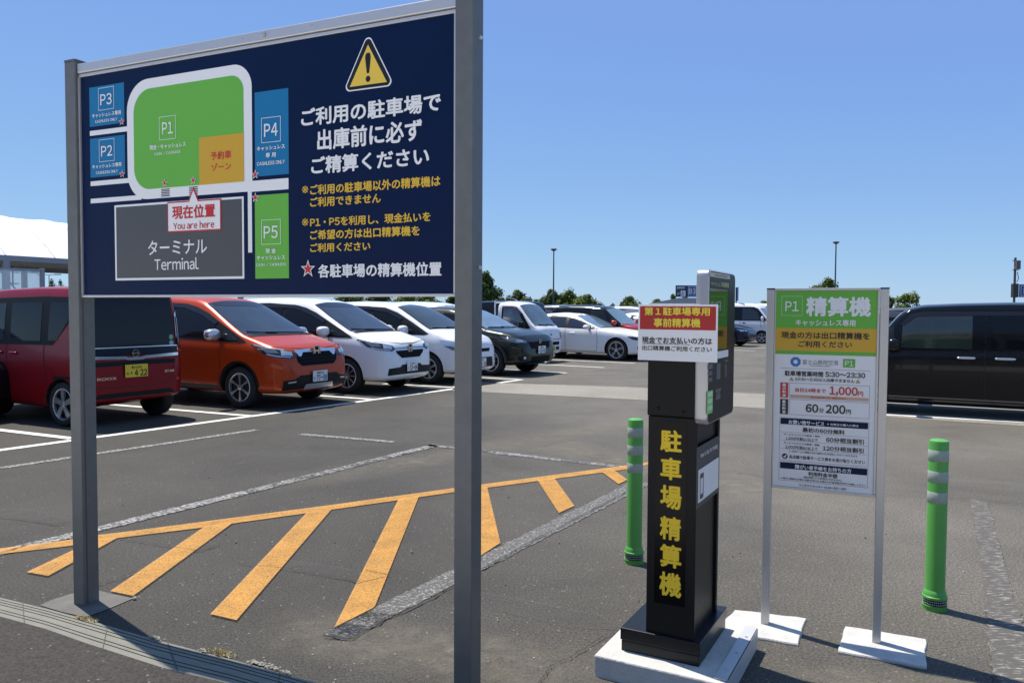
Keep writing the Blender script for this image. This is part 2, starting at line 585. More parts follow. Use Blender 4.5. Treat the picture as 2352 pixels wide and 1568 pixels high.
# dusty tyre streaks, grey patches
dust = worn_paint('sandy_dust', (.30, .26, .195), wear=.50, scale=9, keep=.5, soft=.22)
_nt = dust.node_tree
_at = _nt.nodes.new('ShaderNodeAttribute'); _at.attribute_name = 'thickness'
_mu = _nt.nodes.new('ShaderNodeMath'); _mu.operation = 'MULTIPLY'
_b = _nt.nodes['Principled BSDF']
_src = _b.inputs['Alpha'].links[0].from_socket
_nt.links.new(_src, _mu.inputs[0]); _nt.links.new(_at.outputs['Fac'], _mu.inputs[1]); _nt.links.new(_mu.outputs[0], _b.inputs['Alpha'])
mb = MB(); Z7 = view(0, 1350, 2.613); thick = []


def dust_strip(p, q, w, n=24):
    d = q - p; s_ = Vector((-d.y, d.x, 0)).normalized()
    o = len(mb.v)
    for i in range(n + 1):
        c = p + d * i / n; e = min(1, 4 * i / n, 4 * (n - i) / n) * rnd.uniform(.6, 1)
        for k, f_ in ((-1, 0), (-.45, .7), (0, 1), (.45, .7), (1, 0)):
            mb.v.append((c.x + s_.x * w * k, c.y + s_.y * w * k, .004)); thick.append(f_ * e)
    for i in range(n):
        for k in range(4):
            a = o + i * 5 + k
            mb.f.append((a, a + 1, a + 6, a + 5)[::-1]); mb.m.append(0)


dust_strip(G(*B0(-260, 1120)), G(*B0(960, 1415)), .09)
dust_strip(G(*B0(1150, 1455)), G(*B0(1700, 1640)), .11)
dust_strip(G(1760, 1548), G(2352, 1596), .16)
dust_strip(G(*B0(-300, 1180)), G(*B0(2100, 1560)), .30)
dust_strip(G(1130, 990), G(2000, 1190), .5)
dust_strip(G(560, 1130), G(1500, 960), .4)
o = mb.build('dust_streaks', dust)
_a = o.data.attributes.new('thickness', 'FLOAT', 'POINT'); _a.data.foreach_set('value', thick)
tag(o, kind='structure')
greyp = worn_paint('grey_repair', (.10, .095, .088), wear=.5, scale=7, keep=.36, soft=.2)
mb = MB()
for vw, pts in ((B0, [(1150, 985), (1420, 1030), (1900, 1130), (2100, 1230), (1700, 1215), (1150, 1080)]), (Z7, [(1900, 130), (2350, 200), (2350, 280), (1850, 200)]),
                (Z7, [(1270, 80), (1310, 85), (1440, 30), (1370, 12)]), (A0, [(-60, 720), (200, 710), (460, 790), (370, 822), (0, 770)])):
    q = [G(*vw(*p)) for p in pts]
    mb.add([(p.x, p.y, .004) for p in q], [tuple(range(len(q)))])
tag(mb.build('repair_patches', greyp), kind='structure')

# concrete patch round the left post of the map sign
conc = mat('concrete', (.40, .385, .36), .85, var=.3, vscale=14, bump=.5, bscale=120)
conc_white = mat('painted_concrete', (.47, .455, .43), .8, var=.4, vscale=12, bump=.4, bscale=90)
conc_grey = mat('weathered_concrete', (.125, .118, .108), .88, var=.35, vscale=9, bump=.6, bscale=110)
mb = MB()
q = [G(*Z7(*p)) for p in ((262, 428), (330, 395), (455, 355), (622, 325), (700, 345), (872, 382), (700, 455), (560, 505), (400, 470))]
mb.add([(p.x, p.y, .004) for p in q], [tuple(range(len(q)))])
tag(mb.build('concrete_patch', conc_grey), kind='structure')

# grooved kerb stone and pavement behind it
up_e = [Z7(*p) for p in ((-300, 300), (0, 380), (300, 452), (640, 545), (1000, 652), (1500, 782), (2060, 935), (2700, 1120))]
lo_e = [Z7(*p) for p in ((-300, 420), (0, 498), (300, 580), (570, 675), (1060, 832), (1500, 938), (2000, 1085), (2600, 1290))]
U = [G(*p) for p in up_e]; Lw = [G(p[0], p[1], .03) for p in lo_e]
mb = MB()
prof = [(0, 0)]
for k in range(6):
    a = .12 + k * .135
    prof += [(a - .018, 0), (a - .010, -.008), (a + .010, -.008), (a + .018, 0)] if k not in (3,) else []
prof += [(1, 0)]
nu = 60


def along(P, t):
    x = t * (len(P) - 1); i = min(int(x), len(P) - 2); f = x - i
    return P[i].lerp(P[i + 1], f)


vs = []
for j in range(nu + 1):
    a = along(U, j / nu); b = along(Lw, j / nu)
    for (s_, dz) in prof:
        p = a.lerp(b, s_)
        vs.append((p.x, p.y, .006 + .026 * s_ + dz))
npf = len(prof)
for k in range(npf - 1):
    deep = prof[k][1] < 0 or prof[k + 1][1] < 0
    mb.f += [(j * npf + k, j * npf + k + 1, (j + 1) * npf + k + 1, (j + 1) * npf + k) for j in range(nu)]; mb.m += [2 if deep else 0] * nu
mb.v += [tuple(v) for v in vs]
# joints between stones
for t in (.215, .455, .60, .80):
    a = along(U, t); b = along(Lw, t + .005)
    d = (b - a).normalized(); s_ = Vector((-d.y, d.x, 0)) * .002
    mb.add([(a.x + s_.x, a.y + s_.y, .008), (a.x - s_.x, a.y - s_.y, .008), (b.x - s_.x, b.y - s_.y, .034), (b.x + s_.x, b.y + s_.y, .034)], [(0, 1, 2, 3)], 1)
kerb_m = mat('kerb_concrete', (.185, .178, .148), .85, var=.25, vscale=10, bump=.5, bscale=130)
tag(mb.build('kerb', [kerb_m, mat('dark_joint', (.07, .068, .058), .9), mat('groove_dirt', (.05, .048, .04), .9)]), kind='structure')
mb = MB()
B_ = [(p.x, p.y, .032) for p in Lw]
far = [(8, -3.5, .032), (-14, -3.5, .032), (-14, 9, .032)]
mb.add(B_ + far, [tuple(range(len(B_) + 3))])
tag(mb.build('pavement', asphalt_dark), kind='structure')
mb = MB()
_c, _s = math.cos(R(-26)), math.sin(R(-26))
mb.add([(-12 + x * _c - y * _s, -42 + x * _s + y * _c, .037) for x, y in ((-70, 0), (80, 0), (80, 44.3), (-70, 44.3))], [(0, 1, 2, 3)])
tag(mb.build('unseen_bounce_pavement', mat('bounce_pavers', (.62, .575, .50), .8, var=.2, vscale=4)), kind='structure')  # pale paving added out of view, bouncing sunlight onto the shaded sign faces

# fine cracks in the asphalt
mb = MB()
crack = mat('crack_shadow', (.018, .016, .015), .95)


def crackline(px, n=14, w=.006, j=.02):
    P = [G(*p) for p in px]
    pts = []
    for i in range(n + 1):
        p = along(P, i / n)
        pts.append(Vector((p.x + rnd.uniform(-j, j), p.y + rnd.uniform(-j, j), 0)))
    for i in range(n):
        strip(mb, pts[i], pts[i + 1], w * rnd.uniform(.4, 1.2), z=.0125)


crackline([B0(2020, 1230), B0(1780, 1380), B0(1600, 1470), B0(1500, 1600)], 40, .004, .006)
crackline([Z7(620, 310), Z7(870, 225)], 10, .007, .012)
crackline([(1880, 1130), (2230, 1148), (2420, 1165)], 20, .008, .012)
crackline([B0(120, 1275), B0(300, 1300), B0(500, 1180), B0(760, 1060), B0(970, 945)], 30, .009, .01)
crackline([B0(1150, 840), B0(1400, 700), B0(2080, 340)], 34, .008, .008)
crackline([A0(0, 1008), A0(160, 960), A0(260, 930)], 12, .01, .008)
crackline([(1730, 1093), (1760, 1097), (1870, 1110)], 10, .006, .008)
for off in (-.066, .066):
    a_ = G(217, 1217); b_ = G(1000, 1022); d_ = (b_ - a_).normalized(); s_ = Vector((-d_.y, d_.x, 0)) * off
    pts = [a_ + d_ * ((b_ - a_).length * i / 70) + s_ + Vector((rnd.uniform(-.006, .006), rnd.uniform(-.006, .006), 0)) for i in range(71)]
    for i in range(70):
        if rnd.random() < .75: strip(mb, pts[i], pts[i + 1], rnd.uniform(.002, .007), z=.0125)
for px in ([A0(0, 772), A0(200, 792), A0(370, 822), A0(462, 798)], [A0(780, 912), A0(1000, 945), A0(1300, 996), A0(1445, 945)], [Z7(1560, 160), Z7(1860, 195), Z7(2120, 232), Z7(2352, 285)], [(1500, 1062), (1760, 1096), (1900, 1112)], [(2060, 1130), (2352, 1150)], [(720, 1003), (900, 1018), (1040, 1027)], [B0(400, 850), B0(540, 880)], [B0(330, 940), B0(520, 895)]):
    crackline(px, 26, .005, .006)
tag(mb.build('cracks', crack), kind='structure')

# ---------------------------------------------------------------- colours for signs
navy = mat('navy_film', (.0022, .0115, .050), .4, spec=.14)
alu = mat('brushed_aluminium', (.56, .56, .565), .42, metal=.55, var=.06, vscale=30)
galv = mat('galvanised_steel', (.142, .148, .146), .5, metal=.3, var=.22, vscale=16, bump=.05)
galv_dark = mat('rust_streak', (.10, .075, .05), .8, var=.4, vscale=20)
w_film = mat('white_film', (.80, .80, .80), .4)
blue_f = mat('blue_film', (.010, .17, .37), .4, spec=.3)
green_f = mat('green_film', (.14, .45, .06), .4, spec=.3)
amber_f = mat('amber_film', (.62, .36, .02), .35)
red_f = mat('red_film', (.55, .025, .03), .35)
grey_f = mat('grey_film', (.075, .078, .082), .35)
black_f = mat('black_film', (.006, .006, .007), .3)
yel_f = mat('yellow_lettering', (.75, .47, .035), .4)
yel_sign = mat('warning_yellow', (.80, .55, .06), .35)
salmon_f = mat('salmon_film', (.62, .36, .24), .4)
black_cap = mat('black_plastic', (.012, .013, .016), .45)
bolt_m = mat('bolt_zinc', (.55, .56, .57), .35, metal=.7)

# ---------------------------------------------------------------- map sign on two posts
pl = G(190, 1390)
PR_ = atY(1050, 682, 3.02)
LP_ = atY(190, 683, pl.y)
ang = math.atan2(PR_.y - LP_.y, PR_.x - LP_.x)
root = empty('map_sign', (LP_.x, LP_.y, 0), ang)
tag(root, 'big navy car park map sign on two grey steel posts with white Japanese writing', 'sign')
BW = math.hypot(PR_.x - LP_.x, PR_.y - LP_.y)      # panel width between posts
fc = Face(root, 0.0)
V1 = view(150, 60, 3.92); V2 = view(150, 400, 3.92); V3 = view(620, 40, 3.92); V4 = view(620, 420, 3.92)
ztop = fc((187, 147.7))[1]; zb = fc(V2(700, 1345))[1]
z_rail = fc(V1(215, 523))[1]; z_bot = fc(V2(700, 1320))[1]
ZT = ztop
mb = MB(); mb.box(.012, BW - .012, .0, .028, z_bot, z_rail)
panel = mb.build('sign_panel', navy, root)
mb = MB()
zmid = fc(V1(213, 497))[1]
mb.rbox(.002, BW - .002, -.012, .034, zmid + .004, ztop, .004)           # top rail
mb.rbox(.002, BW - .002, -.006, .030, z_rail - .001, zmid, .002)           # lip under the rail
mb.rbox(.002, BW - .002, -.010, .034, zb, z_bot, .003)             # bottom rail
mb.box(.001, .012, -.008, .032, z_bot + .001, z_rail - .002)
mb.box(BW - .012, BW - .001, -.008, .032, z_bot + .001, z_rail - .002)
mb.build('sign_frame', alu, root)
c = fc(V3(172, 195))
mb = MB(); mb.lathe([(.012, -.014), (.011, -.020), (.004, -.0215)], 14, 'y', (c[0], 0, c[1])); mb.build('rivet', bolt_m, root, True)
for p in (V1(642, 370), V1(1200, 265), V1(1808, 153), V3(640, 102)):
    c = fc(p); mb = MB(); mb.lathe([(.003, -.0125), (.002, -.015)], 8, 'y', (c[0], 0, c[1])); mb.build('rivet', bolt_m, root, True)


def post(x0, x1, zt, bolts=()):
    p = MB()
    d = .075
    p.rbox(x0, x1, -.022, .066, -.02, zt, .004)
    o = p.build('post', galv, root)
    g = MB()
    g.box(x1 - .0005, x1 + .0012, -.004, .003, 0, zb - .01)
    if not bolts:
        g.build('rust_streak', galv_dark, o)
    else:
        for z in bolts:
            g = MB(); g.lathe([(.010, .0), (.010, .005), (.006, .007), (.005, .011)], 6, 'x', (x1, .036, z))
            g.build('bolt', bolt_m, o, True, 30)
    cpm = MB(); cpm.rbox(x0 - .002, x1 + .002, -.024, .068, zt, zt + .012, .004)
    cpm.build('post_cap', mat('post_cap_steel', (.07, .075, .09), .5), o)
    return o


post(-.076, .0, ztop + .012)
zb1 = fc((1107, 78))[1]; zb2 = fc((1104, 613))[1]
post(BW, BW + .076, ztop + .15, (zb1, zb2))

# the map
rd = MB(); gr = MB(); bl = MB(); am = MB(); gy = MB(); rdm = MB(); nv = MB()
xo0 = fc(V1(657, 870))[0]; xo1 = fc(V1(1880, 660))[0]
zo1 = fc(V1(1270, 472))[1]; zo0 = fc(V2(1080, 367))[1]
xi0 = fc(V1(722, 870))[0]; xi1 = fc(V1(1800, 700))[0]; zi1 = fc(V1(1270, 573))[1]; zi0 = fc(V2(1100, 268))[1]
L0 = -.0008
rd.poly(round_rect(xo0, xo1, zo0, zo1, (.125, 0, .105, .14)), 1 * L0)
gr.poly(round_rect(xi0, xi1, zi0, zi1, (.10, .0, .07, .11)), 2 * L0)
a = fc(V1(1365, 1118)); b = fc(V2(1583, 230))
am.poly([(a[0], zi0), (xi1, zi0), (xi1, a[1]), (a[0], a[1])], 3 * L0)
for pts, vw in (([(293, 1048), (700, 1003), (700, 1052), (295, 1095)], V1), ([(300, 210), (720, 176), (720, 222), (302, 256)], V2), ([(302, 382), (800, 343), (800, 388), (303, 428)], V2),
                ([(1840, 208), (2240, 178), (2240, 286), (1840, 316)], V2), ([(1842, 250), (1882, 247), (1882, 907), (1844, 907)], V2)):
    rdl = .94 - .06 * pts[0][1] / 1000 - .02 * (pts[0][0] % 7)
    fc.rect(rd, vw, pts, rdl)
t_ = fc.rect(rd, V2, [(537, 447), (1805, 355), (1803, 1163), (543, 1180)], 1)
fc.rect(gy, V2, [(555, 467), (1787, 378), (1787, 1140), (558, 1157)], 2)
for pts, vw in (([(287, 627), (628, 575), (632, 968), (294, 1012)], V1), ([(297, 1127), (635, 1087), (640, 1478), (300, 1508)], V1)):
    fc.rect(bl, vw, pts, 1)
a = fc(V1(1908, 675)); b = fc(V1(2238, 627)); c = fc(V2(2238, 138)); c2 = fc(V2(1910, 165))
bl.poly([(a[0], c2[1]), (b[0], c2[1]), (b[0], a[1]), (a[0], a[1])], L0)
a = fc(V2(1910, 348)); b = fc(V2(2240, 325)); c = fc(V2(1912, 1163))
gr.poly([(a[0], c[1]), (b[0], c[1]), (b[0], a[1]), (a[0], a[1])], L0)
# crosswalks
for (x0, x1, ya, yb) in ((995, 1077, 283, 365), (1268, 1353, 262, 348)):
    for k in range(5):
        y0 = ya + (yb - ya) * k / 5
        fc.rect(nv, V2, [(x0, y0 + 4), (x1, y0 - 2), (x1, y0 + 7), (x0, y0 + 13)], 2)
# you-are-here callout
p = [fc(V2(*q)) for q in ((1057, 415), (1265, 399), (1313, 265), (1362, 391), (1583, 375), (1583, 690), (1062, 712))]
x0 = p[0][0]; x1 = p[4][0]; z1 = p[0][1]; z0 = p[6][1]
rdm.poly([(x0, z0), (x1, z0), (x1, z1), (p[3][0], z1), p[2], (p[1][0], z1), (x0, z1)], 4 * L0)
t = .006
rd.poly([(x0 + t, z0 + t), (x1 - t, z0 + t), (x1 - t, z1 - t), (p[3][0] - t * .7, z1 - t), (p[2][0], p[2][1] - t * 2.6), (p[1][0] + t * .7, z1 - t), (x0 + t, z1 - t)], 5 * L0)
# stars
for vw, (sx, sy), rr in ((V1, (612, 960), 41), (V1, (617, 1472), 41), (V2, (1033, 228), 44), (V2, (1313, 202), 44), (V2, (1921, 145), 50), (V2, (1922, 370), 50), (V4, (595, 990), 92)):
    c = fc(vw(sx, sy)); r2 = fc(vw(sx, sy - rr))[1] - c[1]
    rd.poly(star_pts(c[0], c[1], r2), 6 * L0)
    rdm.poly(star_pts(c[0], c[1], r2 * .72), 7 * L0)
# P frames and writing on the map
wt_ = MB(); yt = MB(); rt_ = MB()
for vw, pts in ((V1, [(380, 632), (532, 612), (533, 832), (382, 853)]), (V1, [(387, 1138), (537, 1122), (539, 1340), (390, 1357)]), (V1, [(977, 915), (1138, 895), (1139, 1125), (978, 1142)]),
                (V1, [(1978, 925), (2168, 903), (2167, 1150), (1978, 1172)]), (V2, [(1978, 590), (2168, 577), (2167, 823), (1980, 830)])):
    fc.frame(wt_, vw, pts, .0022, 4)
T = lambda *a, **k: fc.text(wt_, *a, lay=4, **k)
T('P3', V1, (402, 800), (512, 787), (402, 693), bold=.012)
T('P2', V1, (410, 1300), (518, 1290), (410, 1200), bold=.012)
T('P1', V1, (1008, 1085), (1110, 1070), (1008, 972), bold=.012)
T('P4', V1, (2007, 1110), (2137, 1092), (2007, 987), bold=.012)
T('P5', V2, (2003, 770), (2138, 763), (2003, 652), bold=.012)
for vw, s_, bl_, br_, tl_ in ((V1, 'キャッシュレス専用', (322, 922), (603, 893), (322, 880)), (V1, 'CASHLESS ONLY', (352, 973), (566, 947), (352, 946)),
                              (V1, 'キャッシュレス専用', (325, 1420), (607, 1398), (325, 1381)), (V1, 'CASHLESS ONLY', (360, 1475), (572, 1455), (360, 1448)),
                              (V1, '現金・キャッシュレス', (885, 1240), (1238, 1200), (885, 1193)), (V1, 'CASH / CASHLESS', (933, 1292), (1186, 1267), (933, 1261)),
                              (V1, 'キャッシュレス', (1937, 1245), (2208, 1225), (1937, 1203)), (V1, '専 用', (2022, 1312), (2120, 1303), (2022, 1266)), (V1, 'CASHLESS ONLY', (1937, 1390), (2207, 1368), (1937, 1356)),
                              (V2, '現 金', (2022, 915), (2120, 912), (2022, 868)), (V2, 'キャッシュレス', (1937, 980), (2210, 975), (1937, 937)), (V2, 'CASH / CASHLESS', (1928, 1042), (2222, 1037), (1928, 1010))):
    fc.text(wt_, s_, vw, bl_, br_, tl_, lay=4, bold=.024)
T('ターミナル', V2, (870, 933), (1445, 912), (870, 795), bold=.012)
T('Terminal', V2, (933, 1078), (1365, 1070), (933, 967), bold=.012)
T('ご利用の駐車場で', V3, (530, 1078), (1890, 940), (530, 912), bold=.028)
T('出庫前に必ず', V3, (688, 1312), (1705, 1225), (688, 1118), bold=.028)
T('ご精算ください', V3, (628, 1540), (1775, 1470), (628, 1378), bold=.028)
T('各駐車場の精算機位置', V4, (695, 1067), (1898, 1060), (695, 943), bold=.028)
for s_, bl_, br_, tl_ in (('※', (530, 250), (592, 245), (530, 180)), ('ご利用の駐車場以外の精算機は', (612, 252), (1885, 190), (612, 158)), ('ご利用できません', (612, 378), (1300, 345), (612, 288)),
                          ('※', (530, 570), (592, 565), (530, 497)), ('P1・P5を利用し、現金払いを', (612, 572), (1788, 528), (612, 485)), ('ご希望の方は出口精算機を', (612, 697), (1682, 666), (612, 608)), ('ご利用ください', (612, 823), (1198, 808), (612, 740))):
    fc.text(yt, s_, V4, bl_, br_, tl_, lay=1, bold=0. if s_ == '※' else .026)
fc.text(rt_, '予約車', V1, (1482, 1342), (1682, 1312), (1482, 1264), lay=4, bold=.02)
fc.text(rt_, 'ゾーン', V1, (1490, 1448), (1680, 1420), (1490, 1378), lay=4, bold=.02)
fc.text(rt_, '現在位置', V2, (1110, 578), (1525, 560), (1110, 455), lay=6, bold=.03)
fc.text(rt_, 'You are here', V2, (1120, 680), (1518, 665), (1120, 612), lay=6, bold=.02)
# warning triangle
bk = MB(); ys_ = MB()


def round_tri(cx, z0, z1, hw, r, n=6):
    A = [Vector((cx - hw, z0)), Vector((cx + hw, z0)), Vector((cx, z1))]
    out = []
    for i in range(3):
        p, a, b = A[i], (A[i - 1] - A[i]).normalized(), (A[(i + 1) % 3] - A[i]).normalized()
        half = a.angle(b) / 2
        c = p + (a + b).normalized() * (r / math.sin(half))
        s0 = p + a * (r / math.tan(half)) - c; s1 = p + b * (r / math.tan(half)) - c
        a0 = math.atan2(s0.y, s0.x); a1 = math.atan2(s1.y, s1.x)
        while a1 < a0: a1 += 2 * math.pi
        if a1 - a0 > math.pi: a1 -= 2 * math.pi
        out += [(c.x + r * math.cos(a0 + (a1 - a0) * k / n), c.y + r * math.sin(a0 + (a1 - a0) * k / n)) for k in range(n + 1)]
    return out


cx = fc(V3(1180, 600))[0]
Zt = lambda y: fc(V3(1181, y))[1]
lb = fc(V3(948, 700)); rb = fc(V3(1415, 660)); hw = (rb[0] - lb[0]) / 2


def tri_to(mb_, z0, ztop_, half, r, lay):
    # half: half width at the rounded foot; ztop_: height of the rounded tip
    k_ = half / (ztop_ - z0)
    th = math.atan(k_)
    mb_.poly(round_tri(cx, z0, ztop_ + r * (1 / math.sin(th) - 1), half * 1.0 + r * .55, r), lay * L0)


tri_to(rd, Zt(718), Zt(212), hw * .985, .020, 1)
tri_to(bk, Zt(706), Zt(228), hw * .925, .017, 2)
yz0, yz1 = Zt(675), Zt(283)
yh = yz1 - yz0
ys_.poly([(cx - hw * .78, yz0), (cx + hw * .78, yz0), (cx, yz1)], 3 * L0)
e0, e1 = yz0 + yh * .28, yz0 + yh * .79
bk.poly([(cx - .0135, e1 - .018), (cx - .012, e1 - .008), (cx - .007, e1), (cx + .007, e1), (cx + .012, e1 - .008), (cx + .0135, e1 - .018), (cx + .006, e0 + .003), (cx + .003, e0), (cx - .003, e0), (cx - .006, e0 + .003)], 4 * L0)
bk.poly([(cx + .0115 * math.cos(k * .5236), yz0 + yh * .14 + .0125 * math.sin(k * .5236)) for k in range(12)], 4 * L0)
for m_, nm, mm in ((rd, 'white_map_marking', w_film), (gr, 'green_map_marking', green_f), (bl, 'blue_map_marking', blue_f), (am, 'amber_map_marking', amber_f), (gy, 'grey_map_marking', grey_f),
                   (rdm, 'red_map_marking', red_f), (nv, 'crosswalk_stripe', navy), (wt_, 'white_lettering', w_film), (yt, 'yellow_lettering', yel_f), (rt_, 'red_lettering', red_f), (bk, 'black_warning_marking', black_f), (ys_, 'yellow_warning_marking', yel_sign)):
    (m_.build_pieces if 'lettering' not in nm else m_.build)(nm, mm, panel)

# ---------------------------------------------------------------- fee sign on two aluminium posts
VA = view(1890, 700, 6.03); VB = view(1890, 900, 4.356); VC = view(1860, 1180, 2.976)
a = G(1757, 1438); b = G(2018.7, 1482.4)
ang = math.atan2(b.y - a.y, b.x - a.x)
root = empty('fee_sign', (a.x, a.y, 0), ang)
tag(root, 'parking fee sign with green top, amber band and price table on two slim posts', 'sign')
fc = Face(root, -.0)
silver = mat('anodised_aluminium', (.50, .495, .48), .38, metal=.5, var=.05, vscale=20)
xl0 = fc(VA(155, 400))[0]; xl1 = fc(VA(262, 400))[0]; xr0 = fc(VA(1888, 300))[0]; xr1 = fc(VA(2000, 300))[0]
xl0b = fc((1750.5, 1300))[0]; xl1b = fc((1768, 1300))[0]; xr0b = fc((2010, 1300))[0]; xr1b = fc((2029, 1300))[0]
xl0 = (xl0 + xl0b) / 2; xl1 = xl0 + .036; xr1 = (xr1 + xr1b) / 2; xr0 = xr1 - .036
ztp = fc(VA(210, 122))[1]; zpt = fc(VA(1070, 120))[1]; zpb = (fc(VB(190, 1385))[1] + fc(VB(1290, 1490))[1]) / 2
for x0, x1 in ((xl0, xl1), (xr0, xr1)):
    p = MB(); p.rbox(x0, x1, -.004, .036, -.01, ztp - .006, .003)
    o = p.build('post', silver, root)
    p = MB(); p.rbox(x0 - .0008, x1 + .0008, -.0048, .0368, ztp - .006, ztp, .002)
    p.build('post_cap', black_cap, o)
xp0 = fc(VA(300, 600))[0]; xp1 = fc(VA(1826, 600))[0]
zg1 = fc(VA(1070, 160))[1]; zin = zpb + .012
p = MB(); p.box(xp0, xp1, .0, .02, zin, zg1); panel = p.build('sign_panel', w_film, root)
p = MB()
p.rbox(xl1 + .001, xr0 - .001, -.006, .026, zg1, zpt, .002); p.rbox(xl1 + .001, xr0 - .001, -.006, .026, zpb, zin, .002)
p.rbox(xl1 + .001, xp0, -.005, .025, zin + .001, zg1 - .001, .002); p.rbox(xp1, xr0 - .001, -.005, .025, zin + .001, zg1 - .001, .002)
p.build('sign_frame', silver, root)
gr = MB(); am = MB(); wt_ = MB(); bk = MB(); bl = MB(); rdm = MB(); nv = MB(); sal = MB(); gyt = MB(); ywm = MB()
z1 = fc(VA(1060, 728))[1]; z2 = fc(VA(1055, 1074))[1]; z3 = fc(VA(1050, 1130))[1]
gr.poly([(xp0, z1), (xp1, z1), (xp1, zg1), (xp0, zg1)], L0)
am.poly([(xp0, z2), (xp1, z2), (xp1, z1), (xp0, z1)], L0)
gr.poly([(xp0, z3), (xp1, z3), (xp1, z2), (xp0, z2)], L0)
fc.frame(wt_, VA, [(388, 242), (703, 242), (697, 537), (384, 535)], .0011, 2)
fc.text(wt_, 'P1', VA, (445, 465), (640, 467), (445, 322), 2, .012)
fc.text(wt_, '精算機', VA, (765, 537), (1722, 543), (765, 262), 2, .032)
fc.text(wt_, 'キャッシュレス専用', VA, (600, 685), (1497, 695), (600, 594), 2, .022)
fc.text(bk, '現金の方は出口精算機を', VA, (385, 878), (1712, 893), (385, 780), 2, .026)
fc.text(bk, 'ご利用ください', VA, (640, 1008), (1445, 1018), (640, 918), 2, .026)
c = fc(VA(597, 1230)); r_ = c[1] - fc(VA(597, 1303))[1]
bl.ring([(c[0] + r_ * 1.06 * math.cos(R(22.5 + 45 * k)), c[1] + r_ * 1.06 * math.sin(R(22.5 + 45 * k))) for k in range(8)], [(c[0] + r_ * .44 * math.cos(R(22.5 + 45 * k)), c[1] + r_ * .44 * math.sin(R(22.5 + 45 * k))) for k in range(8)], L0)
fc.text(gyt, '富士山静岡空港', VA, (703, 1272), (1240, 1283), (703, 1198), 1, .0)
fc.text(gyt, 'MT.FUJI SHIZUOKA AIRPORT', VA, (820, 1300), (1118, 1307), (820, 1283), 1, .02)
fc.rect(gr, VA, [(1312, 1187), (1497, 1190), (1495, 1320), (1310, 1317)], 1)
fc.text(wt_, 'P1', VA, (1342, 1293), (1465, 1297), (1342, 1214), 2, .014)
ln = lambda m_, vw, a_, b_, t_: m_.poly([(fc(vw(*a_))[0], (fc(vw(*a_))[1] + fc(vw(*b_))[1]) / 2 - t_ / 2), (fc(vw(*b_))[0], (fc(vw(*a_))[1] + fc(vw(*b_))[1]) / 2 - t_ / 2), (fc(vw(*b_))[0], (fc(vw(*a_))[1] + fc(vw(*b_))[1]) / 2 + t_ / 2), (fc(vw(*a_))[0], (fc(vw(*a_))[1] + fc(vw(*b_))[1]) / 2 + t_ / 2)], L0)
ln(bk, VA, (365, 1322), (1725, 1370), .0011)
for st, bl_, br_, tl_, bo in (('駐車場営業時間', (315, 168), (730, 182), (315, 113), .026), ('5:30～23:30', (757, 180), (1188, 194), (757, 128), .03), ('23:30～5:30は入出庫できません', (425, 223), (1072, 247), (425, 187), .018),
                              ('60', (545, 562), (675, 568), (545, 478), .034), ('分', (688, 567), (738, 570), (688, 518), .02), ('200', (763, 575), (970, 582), (763, 487), .034), ('円', (982, 585), (1032, 588), (982, 538), .02),
                              ('最初の60分無料', (508, 783), (965, 808), (508, 735), .026), ('ターミナルビルでの飲食・買物', (303, 813), (695, 838), (303, 795), .012), ('1,000円(税込)以上で', (325, 870), (670, 886), (325, 833), .016),
                              ('60分相当割引', (765, 895), (1172, 915), (765, 840), .026), ('ターミナルビルでの飲食・買物', (303, 908), (692, 933), (303, 887), .012), ('2,000円(税込)以上で', (320, 965), (670, 981), (320, 927), .016),
                              ('120分相当割引', (728, 985), (1170, 1010), (728, 932), .026), ('※上記サービス時間の合計は最大180分相当とさせていただきます', (360, 1000), (1105, 1053), (360, 981), .01),
                              ('各店舗で駐車サービス券をお受け取りください', (360, 1073), (1188, 1125), (360, 1035), .018), ('利用料金半額', (570, 1260), (885, 1281), (570, 1215), .024),
                              ('(他の割引との併用はできません)', (515, 1285), (937, 1315), (515, 1263), .012), ('※障がい者割引(手帳ご持参)を受けられる場合は1F総合案内所までお越しください'.replace('ら', ''), (268, 1292), (1197, 1370), (268, 1272), .01),
                              ('コンタクトセンター 0120-687-587', (468, 1373), (985, 1411), (468, 1348), .018)):
    fc.text(bk, st, VB, bl_, br_, tl_, 2, bo)
for st, bl_, br_, tl_, bo in (('当日24時まで', (425, 345), (760, 357), (425, 301), .026), ('1,000', (803, 385), (1105, 393), (803, 290), .034), ('円', (1112, 390), (1165, 393), (1112, 341), .024), ('最大料金は繰り返し適用されます'.replace('さ', 'さ'), (597, 411), (983, 427), (597, 394), .014)):
    fc.text(rdm, st, VB, bl_, br_, tl_, 2, bo)
fc.rect(rdm, VB, [(265, 240), (353, 243), (350, 408), (262, 405)], 1)
fc.rect(bk, VB, [(263, 420), (352, 423), (348, 588), (260, 585)], 1)
for k, ch in enumerate('最大料金'):
    fc.text(wt_, ch, VB, (289, 284 + 37 * k), (326, 285 + 37 * k), (289, 252 + 37 * k), 2, .03)
for k, ch in enumerate('基本料金'):
    fc.text(wt_, ch, VB, (286, 464 + 37 * k), (323, 465 + 37 * k), (286, 432 + 37 * k), 2, .03)
for pts in ([(365, 247), (1240, 280), (1236, 455), (362, 410)], [(362, 423), (1237, 467), (1232, 637), (358, 592)], [(260, 620), (1232, 678), (1222, 1163), (250, 1085)], [(250, 1100), (1220, 1180), (1215, 1388), (250, 1300)]):
    fc.frame(bk, VB, pts, .0011, 1)
fc.rect(sal, VB, [(372, 373), (1227, 413), (1225, 445), (370, 403)], 1)
for pts in ([(268, 627), (1222, 682), (1220, 752), (267, 692)], [(262, 1108), (1213, 1183), (1208, 1253), (262, 1173)]):
    fc.rect(nv, VB, pts, 1)
